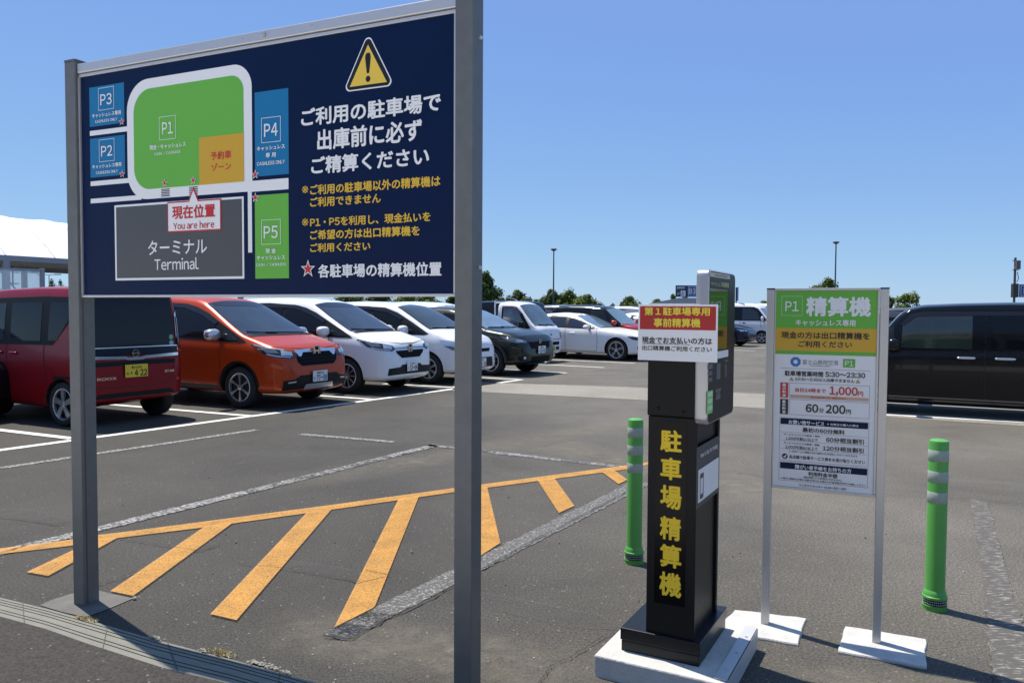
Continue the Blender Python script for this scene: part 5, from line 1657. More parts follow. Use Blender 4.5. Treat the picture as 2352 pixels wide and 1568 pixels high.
c.side('arch_cladding', [(1.30 + .45 * math.cos(R(a)), .335 + .45 * math.sin(R(a))) for a in range(-12, 193, 12)] + [(1.30 + .384 * math.cos(R(a)), .335 + .384 * math.sin(R(a))) for a in range(192, -13, -12)], .01, mat('cladding_grey', (.028, .029, .031), .6))
c.side('sill_cladding', [(.9, .25), (.88, .38), (-.88, .38), (-.9, .25)], .008, mat('cladding_grey', (.028, .029, .031), .6))
hl = c.patch('headlight', [(1.60, .90, .905), (1.80, .86, .89), (1.98, .72, .855), (2.09, .52, .80), (2.08, .56, .755), (1.95, .76, .755), (1.78, .86, .80)], (.62, .78, .1), .006, lamp_smoke, True)
for sg, h in zip((-1, 1), hl):
    c.patch('lamp_lens', [(1.93, sg * .77, .83), (2.03, sg * .64, .815), (2.05, sg * .62, .775), (1.95, sg * .75, .775)], (.62, sg * .78, .1), .009, lamp_clear, parent=h, step=.04)
    k = MB(); p = c.cast((1.78, sg * .86, .85), (.62, sg * .78, .1), .004); k.ellipsoid((0, 0, 0), (.035, .035, .035), 1); o = k.build('lamp_bulb', chrome, h, True); o.location = p
F = (1, 0, .1)
c.patch('grille', [(2.1, -.48, .77), (2.1, .48, .77), (2.1, .40, .62), (2.1, -.40, .62)], F, .006, grille_m)
c.patch('chrome_bar', [(2.1, -.50, .775), (2.1, .50, .775), (2.1, .48, .815), (2.1, -.48, .815)], F, .012, lamp_dark)
c.patch('lower_intake', [(2.1, -.45, .30), (2.1, -.40, .44), (2.1, .40, .44), (2.1, .45, .30)], F, .006, grille_m)
for sg in (-1, 1):
    c.patch('fog_recess', [(2.0, sg * .78, .36), (2.05, sg * .54, .38), (2.05, sg * .56, .48), (2.0, sg * .78, .46)], (.85, sg * .5, 0), .006, trim_black)
    k = MB(); p = c.cast((2.04, sg * .62, .42), (.85, sg * .5, 0), .01); k.ellipsoid((0, 0, 0), (.03, .04, .04), 1); o = k.build('fog_lamp', lamp_clear, c.root, True); o.location = p
c.patch('splitter', [(2.1, -.5, .285), (2.1, .5, .285), (2.1, .5, .305), (2.1, -.5, .305)], F, .02, chrome)
c.emblem((2.1, 0, .775), .075)
c.plate(2.17, .59, '静岡302', '12-01', kana='ひ')
c.seam([[(.85, 1.0), (.88, .4)], [(-.2, 1.04), (-.2, .4)]])
c.wheels('pin5', .21); c.mirrors(.68, 1.07, P_green)
c.patch('rear_window', [(-1.9, -.55, 1.1), (-1.9, .55, 1.1), (-1.6, .5, 1.4), (-1.6, -.5, 1.4)], (-.6, 0, .8), .005, glass_side)

# --- small white cab-over truck
CAB = dict(
    top=[(1.70, .50), (1.695, .78), (1.67, .93), (1.58, 1.02), (1.42, 1.16), (1.18, 1.45), (.98, 1.66), (.82, 1.725), (.45, 1.745), (.30, 1.74), (.27, 1.70)],
    belt=[(1.70, .47), (1.67, .85), (1.5, .93), (.8, .95), (.27, .95)],
    bot=[(1.70, .30), (1.6, .24), (.27, .30)],
    wid=[(1.70, .60), (1.68, .67), (1.6, .715), (1.4, .735), (.27, .7375)],
    wro=[(1.70, .5), (1.58, .64), (1.4, .675), (.95, .62), (.5, .61), (.27, .61)],
    arch=[(.93, .30), (-.97, .01)], wr=.272, rim=.16, crown=.05)
hd = R(-31)
truck_loc = place((1290, 829.5), (1.68, .66), hd)
c = Car(CAB, P_white, truck_loc, hd, 'kei_truck', 'small white cab-over truck parked between the dark green crossover and the white sedan', 'truck', 'cars parked in the near row')
c.side('window_surround', [(1.40, .97), (1.12, 1.38), (.90, 1.575), (.75, 1.60), (.42, 1.60), (.42, 1.0), (.9, .98)], .003, trim_black)
c.side('door_glass', [(1.22, 1.02), (1.02, 1.36), (.85, 1.53), (.48, 1.54), (.48, 1.02)], .006, mat('truck_glass', (.09, .12, .13), .05, spec=.7, coat=.5, var=.7, vscale=3.2))
c.side('rain_visor', [(1.06, 1.40), (.88, 1.575), (.74, 1.60), (.45, 1.60), (.45, 1.55), (.74, 1.55), (.85, 1.52), (1.02, 1.36)], .016, mat('purple_visor', (.10, .06, .09), .15))
c.patch('windscreen', [(1.50, -.62, 1.04), (1.53, 0, 1.04), (1.50, .62, 1.04), (1.15, .60, 1.42), (.96, .55, 1.62), (.94, 0, 1.65), (.96, -.55, 1.62), (1.15, -.60, 1.42)], (.75, 0, .66), .005, mat('truck_windscreen', (.06, .09, .11), .05, spec=.8, coat=.6, var=.8, vscale=4))
c.wipers([[(1.53, .45, 1.03), (1.50, 0, 1.06)], [(1.53, 0, 1.03), (1.49, -.45, 1.06)]])
hl = c.patch('headlight', [(1.62, .70, .86), (1.69, .58, .86), (1.70, .55, .78), (1.70, .56, .70), (1.66, .68, .69), (1.58, .72, .72)], (.8, .6, 0), .006, lamp_smoke, True, step=.05)
c.patch('panel_gap', [(1.69, -.6, .655), (1.69, .6, .655), (1.69, .6, .668), (1.69, -.6, .668)], (1, 0, 0), .003, seam_m)
c.patch('bumper_intake', [(1.69, -.45, .50), (1.69, .45, .50), (1.69, .47, .59), (1.69, -.47, .59)], (1, 0, 0), .006, grille_m)
c.plate(1.715, .405, '静岡480', '58-05', True, kana='け')
for sg in (-1, 1):
    c.patch('fog_recess', [(1.69, sg * .25, .36), (1.69, sg * .45, .36), (1.69, sg * .45, .45), (1.69, sg * .25, .45)], (1, 0, 0), .006, trim_black, step=.05)
c.seam([[(1.42, .95), (1.36, .7), (1.25, .45)], [(.36, 1.0), (.36, .34)]])
c.emblem((1.69, 0, .80), .07, 'ring')
c.wheels('multi', .145); c.mirrors(1.26, 1.06, trim_black, (.05, .075, .12), .17)
bed = MB()
bed.box(-1.66, .2, -.70, .70, .60, .66); bed.box(-1.66, .2, -.73, -.70, .60, .93); bed.box(-1.66, .2, .70, .73, .60, .93); bed.box(-1.69, -1.66, -.73, .73, .60, .93)
bed.box(.17, .2, -.70, .70, .66, .95)
bed.build('cargo_bed', P_white, c.root)
gd = MB()
for y in (-.64, .64):
    gd.tube([(.19, y, .9), (.19, y, 1.76)], .022, 8)
for y in (-.3, 0, .3):
    gd.tube([(.19, y, .9), (.19, y, 1.70)], .014, 6)
gd.tube([(.19, -.64, 1.70), (.19, .64, 1.70)], .018, 8); gd.tube([(.19, -.64, 1.3), (.19, .64, 1.3)], .014, 6)
gd.build('guard_frame', P_white, c.root)
ch = MB(); ch.box(-1.6, .3, -.35, .35, .36, .56); ch.build('chassis', under_black, c.root)
an = MB(); an.tube([(.55, -.1, 1.745), (.60, -.1, 1.78), (.35, -.12, 1.85), (.0, -.13, 1.86)], .006, 5); an.build('antenna', chrome, c.root)

# --- white sedan
SED = dict(
    top=[(2.19, .48), (2.18, .60), (2.13, .71), (2.0, .79), (1.6, .88), (1.0, .955), (.80, .985), (.40, 1.17), (.05, 1.33), (-.2, 1.39), (-.7, 1.425), (-1.2, 1.395), (-1.6, 1.28), (-2.0, 1.10), (-2.25, 1.05), (-2.40, .95), (-2.43, .6)],
    belt=[(2.19, .45), (2.13, .63), (1.95, .74), (1.5, .83), (.8, .90), (0, .91), (-1.3, .96), (-2.2, .98), (-2.43, .57)],
    bot=[(2.19, .28), (2.1, .20), (1.8, .18), (-1.8, .19), (-2.43, .32)],
    wid=[(2.19, .48), (2.15, .64), (2.05, .76), (1.85, .85), (1.5, .895), (.8, .90), (-1.4, .90), (-2.0, .87), (-2.43, .72)],
    wro=[(2.19, .42), (2.0, .66), (1.5, .76), (.8, .775), (.4, .70), (-.1, .58), (-.8, .55), (-1.5, .54), (-2.0, .70), (-2.43, .66)],
    arch=[(1.405, .375), (-1.405, .375)], wr=.33, rim=.245)
hd = R(-32)
c = Car(SED, P_white, place((1414, 829), (1.405, -.89), hd), hd, 'sedan', 'white sedan with large dark alloy wheels before the red and black kei wagon', 'car', 'cars parked in the near row')
c.side('window_surround', [(.85, .925), (.40, 1.085), (.05, 1.225), (-.35, 1.30), (-.9, 1.325), (-1.35, 1.22), (-1.62, 1.06), (-1.3, .99), (0, .94)], .003, trim_black)
for xz in ([(.62, .955), (.30, 1.095), (.0, 1.20), (-.25, 1.255), (-.25, .965)], [(-.36, .97), (-.36, 1.265), (-.9, 1.28), (-1.15, 1.20), (-1.15, .995)]):
    c.side('door_glass', xz, .006, mat('blue_side_glass', (.014, .018, .032), .03, spec=.7, coat=.4))
c.patch('windscreen', [(.84, -.72, .97), (.92, 0, .96), (.84, .72, .97), (.40, .66, 1.15), (-.04, .545, 1.345), (-.08, 0, 1.37), (-.04, -.545, 1.345), (.40, -.66, 1.15)], (.45, 0, .9), .005, mat('pale_windscreen', (.13, .19, .25), .05, spec=.8, coat=.6, var=.45, vscale=2.5))
c.patch('panel_gap', [(1.9, -.80, .765), (1.2, -.82, .895), (.85, -.80, .945), (.85, -.79, .952), (1.2, -.81, .902), (1.9, -.79, .772)], (0, -.5, .86), .002, seam_m)
hl = c.patch('headlight', [(1.78, .92, .745), (1.95, .84, .735), (2.10, .66, .70), (2.14, .58, .65), (2.05, .74, .61), (1.92, .86, .65)], (.62, .78, .1), .006, lamp_dark, True, step=.06)
c.patch('side_intake', [(2.05, .78, .36), (2.12, .60, .36), (2.12, .60, .46), (2.05, .78, .44)], (.7, .7, 0), .006, trim_black, True, step=.06)
c.patch('grille', [(2.15, -.40, .66), (2.15, .40, .66), (2.15, .38, .54), (2.15, -.38, .54)], (1, 0, .1), .006, grille_m)
c.seam([[(.75, .90), (.80, .6), (.78, .30)], [(-.30, .92), (-.28, .30)], [(-1.12, .96), (-1.2, .7), (-1.0, .35)], [(.78, .275), (-1.0, .275)]])
c.handle(-.05, .80, P_white); c.handle(-.95, .83, P_white)
c.plate(2.205, .43, '静岡330', '13-02', kana='ね')
c.wheels('double5', .22); c.mirrors(.50, .985, P_white, (.09, .12, .07))
c.patch('rear_window', [(-1.3, -.5, 1.34), (-1.3, .5, 1.34), (-1.85, .58, 1.12), (-1.85, -.58, 1.12)], (-.5, 0, .86), .005, glass_side)

# --- red and black kei wagon behind the sedan
WGN = dict(
    top=[(1.80, .55), (1.78, .80), (1.70, .95), (1.40, 1.02), (1.05, 1.07), (.92, 1.10), (.62, 1.34), (.36, 1.55), (.2, 1.62), (-.3, 1.665), (-1.0, 1.67), (-1.45, 1.64), (-1.6, 1.56), (-1.70, 1.1), (-1.74, .6)],
    belt=[(1.80, .5), (1.70, .87), (1.3, .95), (.9, .99), (0, 1.0), (-1.2, 1.02), (-1.65, 1.05), (-1.74, .57)],
    bot=[(1.80, .34), (1.7, .24), (1.2, .21), (-1.3, .21), (-1.74, .34)],
    wid=[(1.80, .58), (1.76, .66), (1.6, .73), (1.2, .76), (-1.3, .76), (-1.6, .73), (-1.74, .68)],
    wro=[(1.80, .5), (1.5, .64), (.95, .69), (.4, .63), (-.3, .62), (-1.4, .60), (-1.74, .6)],
    arch=[(1.22, .33), (-1.22, .33)], wr=.29, rim=.19, crown=.04)


def kei_wagon(body, loc, hd, name, label, cat, roof=None, group='cars parked in the far rows', glass=glass_side, sp=WGN, low=True, wheel='five'):
    c = Car(sp, body, loc, hd, name, label, cat, group)
    if roof:
        me = c.body_o.data; me.materials.append(roof)
        for p_ in me.polygons:
            if p_.center.z > float(c.belt(p_.center.x)) - .01 and p_.center.x < .93 and p_.material_index == 0: p_.material_index = 2
    if False:
        c.patch('roof_panel', [(.32, -.62, 1.57), (.36, 0, 1.58), (.32, .62, 1.57), (-.3, .68, 1.6), (-1.45, .66, 1.6), (-1.55, 0, 1.6), (-1.45, -.66, 1.6), (-.3, -.68, 1.6)], (0, 0, 1), .003, roof)
    return c


hd = R(-32)
loc = place((1411, 741.6), (.78, -.86), hd, 1.10)
c = kei_wagon(P_red, loc, hd, 'kei_wagon', 'red kei wagon with black roof and pillars behind the white sedan', 'car', P_black, 'cars parked in the near row')
c.side('window_surround', [(1.02, 1.0), (.62, 1.30), (.36, 1.48), (.15, 1.60), (-.3, 1.63), (-1.5, 1.62), (-1.62, 1.05), (-.8, 1.01)], .004, P_black)
for xz, g_ in (([(.45, 1.03), (.38, 1.38), (.2, 1.50), (-.15, 1.52), (-.15, 1.03)], glass_clear), ([(-.28, 1.03), (-.28, 1.52), (-.85, 1.53), (-.85, 1.04)], glass_side), ([(-.95, 1.05), (-.95, 1.53), (-1.42, 1.52), (-1.5, 1.08)], glass_side), ([(.92, 1.01), (.58, 1.27), (.55, 1.02)], glass_clear)):
    c.side('door_glass', xz, .007, g_)
c.patch('windscreen', [(.96, -.64, 1.09), (1.0, 0, 1.08), (.96, .64, 1.09), (.62, .60, 1.34), (.38, .55, 1.54), (.36, 0, 1.56), (.38, -.55, 1.54), (.62, -.60, 1.34)], (.65, 0, .76), .006, mat('aqua_windscreen', (.12, .19, .20), .05, spec=.8, coat=.6, var=.5, vscale=3))
c.patch('headlight', [(1.60, .76, .93), (1.74, .6, .9), (1.74, .6, .75), (1.60, .75, .75)], (.7, .7, 0), .006, lamp_clear, True, step=.08)
c.mirrors(.78, 1.10, paint('bright_red_paint', (.42, .04, .02), .2), (.08, .11, .085)); c.wheels('five', .16)
an = MB(); an.tube([(.30, -.45, 1.60), (.08, -.45, 1.78)], .008, 5); an.build('antenna', trim_black, c.root)

# --- black tall van beyond the fee sign, seen from its left side
hd = R(152)
BV = dict(KEI); BV['bot'] = [(x, z - .05) for x, z in KEI['bot']]; BV['top'] = [(x, z - .03 if z > 1.4 else z) for x, z in KEI['top']]
c = Car(BV, P_black, place((1985, 946), (1.2475, .73), hd), hd, 'tall_van', 'black tall van with chrome door handles parked side-on beyond the fee sign', 'van')
c.side('window_surround', [(1.20, 1.04), (.98, 1.38), (.80, 1.56), (.6, 1.62), (-.8, 1.64), (-1.45, 1.63), (-1.52, 1.55), (-1.52, 1.05), (0, 1.01), (.9, 1.0)], .003, mat('gloss_black_pillar', (.006, .006, .008), .12, spec=.3))
c.side('quarter_glass', [(1.12, 1.05), (.93, 1.36), (.88, 1.40), (.86, 1.03)], .006, glass_clear)
dgl = c.side('door_glass', [(.78, 1.04), (.76, 1.40), (.60, 1.52), (-.12, 1.54), (-.12, 1.04)], .006, mat('green_door_glass', (.035, .05, .035), .04, spec=.7, coat=.4, var=.6, vscale=3))
c.side('door_glass', [(-.36, 1.05), (-.36, 1.54), (-1.42, 1.55), (-1.42, 1.06)], .006, glass_side)
c.side('rain_visor', [(.80, 1.40), (.66, 1.56), (.5, 1.60), (-1.3, 1.61), (-1.3, 1.55), (-.12, 1.54), (.58, 1.52), (.74, 1.38)], .016, mat('smoked_visor', (.018, .016, .018), .15))
c.side('chrome_strip', [(.95, .275), (.95, .290), (-.92, .290), (-.92, .275)], .006, lamp_smoke)
c.seam([[(-.285, 1.6), (-.285, .30)], [(.86, 1.0), (.92, .6), (.90, .30)], [(-1.0, 1.04), (-1.02, .3)], [(.90, .30), (-1.0, .30)]], .008)
c.handle(-.05, .91, chrome, .24); c.handle(-.52, .91, chrome, .26)
c.patch('windscreen', [(1.12, -.64, 1.15), (1.12, .64, 1.15), (.80, .60, 1.60), (.80, -.60, 1.60)], (.6, 0, .8), .005, glass_front)
c.patch('headlight', [(1.66, .6, .80), (1.5, .70, .90), (1.5, .70, .75), (1.66, .6, .70)], (.8, .6, 0), .006, lamp_clear, True)
c.wheels('five', .165); c.mirrors(.88, 1.09, P_black, (.09, .12, .10), .15)
c.root.scale = (1, 1, .94)

# --- white box kei van and dark blue hatchback farther along the row
hd = R(-33)
MV = dict(
    top=[(1.695, .55), (1.685, .85), (1.62, 1.0), (1.50, 1.06), (1.42, 1.12), (1.12, 1.50), (.95, 1.70), (.80, 1.80), (.45, 1.86), (-.6, 1.89), (-1.5, 1.87), (-1.62, 1.80), (-1.67, 1.2), (-1.69, .6)],
    belt=[(1.695, .5), (1.62, .92), (1.3, 1.0), (0, 1.02), (-1.5, 1.05), (-1.69, .57)],
    bot=[(1.695, .33), (1.6, .24), (-1.5, .26), (-1.69, .36)],
    wid=[(1.695, .58), (1.66, .66), (1.5, .72), (1.2, .7375), (-1.5, .7375), (-1.69, .70)],
    wro=[(1.695, .5), (1.5, .64), (1.1, .65), (.8, .62), (-1.4, .61), (-1.69, .62)],
    arch=[(1.10, .34), (-1.32, .34)], wr=.28, rim=.19, crown=.05)
c = Car(MV, P_white, place((1749, 789.5), (1.10, -.72), hd), hd, 'box_van', 'white box-shaped kei van with long dark side windows beyond the dark blue hatchback', 'van', 'cars parked in the far rows')
c.side('window_surround', [(1.32, 1.06), (1.05, 1.42), (.90, 1.60), (.70, 1.68), (-1.5, 1.70), (-1.55, 1.08), (0, 1.05)], .004, glass_side)
c.side('door_glass', [(1.0, 1.10), (.86, 1.50), (.62, 1.60), (.18, 1.62), (.18, 1.09)], .007, mat('door_glass_hint', (.02, .022, .028), .05, spec=.7, var=.6, vscale=4))
c.patch('windscreen', [(1.46, -.6, 1.08), (1.46, .6, 1.08), (1.0, .58, 1.64), (1.0, -.58, 1.64)], (.75, 0, .66), .006, mat('pale_windscreen', (.13, .19, .25), .05, spec=.8, coat=.6, var=.45, vscale=2.5))
c.seam([[(.10, 1.05), (.10, .36)], [(1.05, 1.04), (1.06, .75)], [(-.9, 1.05), (-.9, .4)]], .012)
c.handle(.28, .95, trim_black, .14)
c.mirrors(1.16, 1.14, P_white, (.06, .085, .12)); c.wheels('five', .15)
c.patch('headlight', [(1.6, .70, .92), (1.68, .58, .90), (1.68, .58, .72), (1.6, .70, .75)], (.8, .6, 0), .006, lamp_clear, True, step=.08)
HB = dict(SED); 
c = Car(SED, P_blue, place((1716, 797), (2.12, -.62), hd), hd, 'hatchback', 'dark blue low car whose nose shows between the ticket machine and fee sign', 'car', 'cars parked in the far rows')
c.side('window_surround', [(.85, .925), (.40, 1.085), (.05, 1.225), (-.35, 1.30), (-.9, 1.325), (-1.35, 1.22), (-1.62, 1.06), (-1.3, .99), (0, .94)], .004, glass_side)
c.patch('windscreen', [(.84, -.72, .97), (.92, 0, .96), (.84, .72, .97), (.40, .66, 1.15), (-.04, .545, 1.345), (-.04, -.545, 1.345), (.40, -.66, 1.15)], (.45, 0, .9), .006, glass_front)
c.patch('headlight', [(1.78, .92, .745), (2.10, .66, .70), (2.14, .58, .65), (1.92, .86, .65)], (.62, .78, .1), .006, lamp_clear, True, step=.1)
c.patch('side_intake', [(2.05, .78, .32), (2.12, .50, .32), (2.12, .50, .46), (2.05, .78, .44)], (.7, .7, 0), .006, trim_black, True, step=.1)
c.wheels('five', .2); c.mirrors(.50, .985, P_blue)

# --- big dark van behind the truck
BIG = dict(
    top=[(2.45, .6), (2.42, .9), (2.2, 1.05), (1.7, 1.15), (1.5, 1.22), (1.0, 1.62), (.7, 1.82), (.3, 1.90), (-.8, 1.93), (-2.0, 1.90), (-2.3, 1.80), (-2.42, 1.2), (-2.45, .6)],
    belt=[(2.45, .55), (2.2, .98), (1.5, 1.05), (-2.3, 1.1), (-2.45, .57)],
    bot=[(2.45, .35), (2.2, .22), (-2.2, .24), (-2.45, .36)],
    wid=[(2.45, .6), (2.3, .8), (1.9, .9), (-2.0, .9), (-2.45, .8)],
    wro=[(2.45, .5), (1.7, .8), (1.0, .72), (.3, .68), (-2.1, .66), (-2.45, .7)],
    arch=[(1.5, .37), (-1.5, .37)], wr=.33, rim=.22, crown=.05)


def far_car(sp, body, loc, hd, name, label, cat, win, ws, group='cars parked in the far rows'):
    c = Car(sp, body, loc, hd, name, label, cat, group, low=True)
    c.side('side_window', win, .005, glass_side, step=.3)
    c.patch('windscreen', ws, (.6, 0, .8), .006, glass_front, step=.3)
    c.patch('rear_window', [(win[-2][0], -.5, win[-2][1] + .1), (win[-2][0], .5, win[-2][1] + .1), (win[-3][0], .46, win[-3][1] - .06), (win[-3][0], -.46, win[-3][1] - .06)], (-1, 0, .3), .006, glass_side, step=.3)
    c.wheels('five', .2)
    return c


W_big = [(1.3, 1.12), (.9, 1.5), (.6, 1.72), (-2.0, 1.76), (-2.25, 1.15), (0, 1.1)]
S_big = [(1.45, -.76, 1.25), (1.45, .76, 1.25), (.8, .66, 1.75), (.8, -.66, 1.75)]
W_wag = [(.95, 1.02), (.5, 1.36), (.2, 1.52), (-1.4, 1.55), (-1.6, 1.08), (0, 1.03)]
S_wag = [(.96, -.62, 1.1), (.96, .62, 1.1), (.38, .55, 1.54), (.38, -.55, 1.54)]
W_mv = [(1.3, 1.1), (.95, 1.5), (.7, 1.66), (-1.45, 1.68), (-1.55, 1.12), (0, 1.08)]
S_mv = [(1.46, -.6, 1.1), (1.46, .6, 1.1), (1.0, .56, 1.62), (1.0, -.56, 1.62)]
W_sed = [(.8, .95), (.4, 1.12), (0, 1.27), (-1.1, 1.3), (-1.5, 1.05), (0, .95)]
S_sed = [(.84, -.7, .98), (.84, .7, .98), (-.04, .54, 1.34), (-.04, -.54, 1.34)]
W_min = [(1.5, 1.02), (.8, 1.36), (.1, 1.56), (-1.5, 1.55), (-1.85, 1.16), (0, 1.04)]
S_min = [(1.40, -.7, 1.11), (1.40, .7, 1.11), (.46, .57, 1.59), (.46, -.57, 1.59)]
U_ = Vector((math.cos(R(58)), math.sin(R(58)), 0)); V_ = Vector((math.cos(R(-30)), math.sin(R(-30)), 0))


def far_at(px, py, h, kind, body, hdg, name, label, cat):
    """a far car whose roof middle shows at (px, py); h is its roof height"""
    return None


def at_depth(px, Y):
    d = ray(px, 711); return (d.x * Y / d.y, Y)


far_list = [
    (KEI, P_black, at_depth(1128, 25.2), 150, 'tall_van', 'black tall van whose roof shows behind the cab of the small white truck', 'van', [(1.05, 1.06), (.85, 1.42), (.65, 1.60), (-1.42, 1.62), (-1.52, 1.06), (0, 1.03)], [(1.12, -.64, 1.15), (1.12, .64, 1.15), (.80, .60, 1.60), (.80, -.60, 1.60)]),
    (MINI, P_white, at_depth(905, 22.0), 150, 'minivan', 'white minivan roof behind the pearl white people carrier', 'minivan', W_min, S_min),
    (WAG, P_silver, at_depth(1000, 26.5), 150, 'people_carrier', 'pale grey people carrier roof under the far trees behind the black van', 'minivan', W_min, S_min),
    (MINI, P_grey, at_depth(1255, 31.5), 150, 'minivan', 'dark grey minivan showing over the bonnet side of the small white truck', 'minivan', W_min, S_min),
    (WAG, P_white, at_depth(1245, 37.0), -30, 'people_carrier', 'white people carrier just under the dark fence behind the truck', 'minivan', W_min, S_min),
    (MINI, P_silver, at_depth(1465, 38.0), -30, 'minivan', 'silver minivan roof behind the red and black kei wagon', 'minivan', W_min, S_min),
    (SED, P_white, at_depth(1510, 33.0), -32, 'sedan', 'white low car showing just beside the taped notice', 'car', W_sed, S_sed),
    (MINI, P_black, at_depth(1560, 42.0), -30, 'minivan', 'black minivan near the fence above the taped notice', 'minivan', W_min, S_min),
    (BIG, P_white, at_depth(1790, 44.0), -30, 'large_van', 'long white van roof rising behind the white box kei van', 'van', W_big, S_big),
    (WAG, P_silver, at_depth(1390, 46.0), -30, 'people_carrier', 'silver people carrier roof far away above the kei wagon', 'minivan', W_min, S_min),
    (MINI, P_white, at_depth(1330, 44.0), -30, 'minivan', 'white minivan far away close to the lamp post', 'minivan', W_min, S_min),
    (MINI, P_grey, at_depth(2050, 40.0), 150, 'minivan', 'grey minivan glimpsed between the fee sign and the black tall van', 'minivan', W_min, S_min),
]
for sp_, bm_, (x_, y_), h_, nm_, lb_, ct_, wn_, ws_ in far_list:
    far_car(sp_, bm_, (x_, y_), R(h_), nm_, lb_, ct_, wn_, ws_)
# the nose of a dark car that just enters the frame beside the red kei van
far_car(SED, P_black, place((-205, 992), (2.10, -.60), R(-27)), R(-27), 'sedan', 'black car showing only its nose tip near the red kei van', 'car', W_sed, S_sed, 'cars parked in the near row')

# ---------------------------------------------------------------- trees along the far edge
leaf_a = mat('leaf_green', (.088, .125, .027), .6, var=.5, vscale=1.6, spec=.15)
leaf_b = mat('leaf_dark', (.060, .092, .021), .6, var=.5, vscale=1.6, spec=.15)
leaf_c = mat('leaf_light', (.13, .18, .036), .6, var=.45, vscale=1.6, spec=.15)
for m_ in (leaf_a, leaf_b, leaf_c):
    m_.node_tree.nodes['Principled BSDF'].inputs['Transmission Weight'].default_value = 0
bark = mat('bark', (.09, .07, .05), .9, var=.3)


def tree(px, top_y, half_px, Y, label, lm, shape='round', n=1500, open_=.0):
    x, y = at_depth(px, Y)
    H_ = EYE + (711 + (px - CX) * .0055 - top_y) / FPX * Y
    Wd = half_px / FPX * Y * 1.12
    r_ = empty('tree', (x, y, 0), rnd.uniform(0, 6.28)); tag(r_, label, 'tree', 'trees along the far edge of the car park')
    k = MB()
    k.tube([(0, 0, -.05), (.03, 0, H_ * .35), (.0, .04, H_ * .6), (.02, 0, H_ * .9)], .035 * H_ * .6, 8, taper=.012)
    lobes = []
    if shape == 'cone':
        for i in range(11):
            f = i / 10
            z = H_ * (.25 + .70 * f); rr = Wd * (1.0 - .86 * f) + .12
            a = rnd.uniform(0, 6.28)
            lobes.append((Vector((math.cos(a) * rr * .35, math.sin(a) * rr * .35, z)), rr * .75, H_ * .09))
    else:
        for i in range(22 if shape == 'round' else 13):
            a = rnd.uniform(0, 6.28); q = rnd.uniform(0, 1) ** .6
            zz = rnd.uniform(.22, .88)
            wz = math.sin(min(1, (1 - zz) * 2.2 + .15) * math.pi / 2)
            lobes.append((Vector((math.cos(a) * Wd * .72 * q * wz, math.sin(a) * Wd * .72 * q * wz, H_ * zz)), Wd * rnd.uniform(.30, .50), H_ * rnd.uniform(.08, .15)))
        lobes.append((Vector((0, 0, H_ * .93)), Wd * .28, H_ * .07))
    for c_, rr, rz in lobes[:8]:
        k.tube([(0, 0, c_.z * .55), tuple(c_ * .6 + Vector((0, 0, c_.z * .28))), tuple(c_)], .03, 5, taper=.008)
    k.build('trunk', bark, r_, True)
    m_ = MB(); vs = []; fs = []
    per = n // len(lobes)
    for c_, rr, rz in lobes:
        for i in range(per):
            d = Vector((rnd.gauss(0, 1), rnd.gauss(0, 1), rnd.gauss(0, 1))).normalized()
            q = rnd.uniform(.45, 1.0) if rnd.random() > .12 else rnd.uniform(1, 1.25)
            p = c_ + Vector((d.x * rr * q, d.y * rr * q, d.z * rz * 1.25 * q))
            sz = rnd.uniform(.055, .125) * (1 + .15 * H_ / 5)
            nrm = (d + Vector((rnd.uniform(-.8, .8), rnd.uniform(-.8, .8), rnd.uniform(-.3, 1.0)))).normalized()
            a = nrm.orthogonal().normalized(); b = nrm.cross(a); t = rnd.uniform(0, 6.28)
            u = (a * math.cos(t) + b * math.sin(t)) * sz; v = (b * math.cos(t) - a * math.sin(t)) * sz * .6
            o = len(vs); vs += [p - u, p + v * .9, p + u, p - v * .9]; fs.append((o, o + 1, o + 2, o + 3))
    m_.add(vs, fs)
    m_.build('crown', lm, r_)


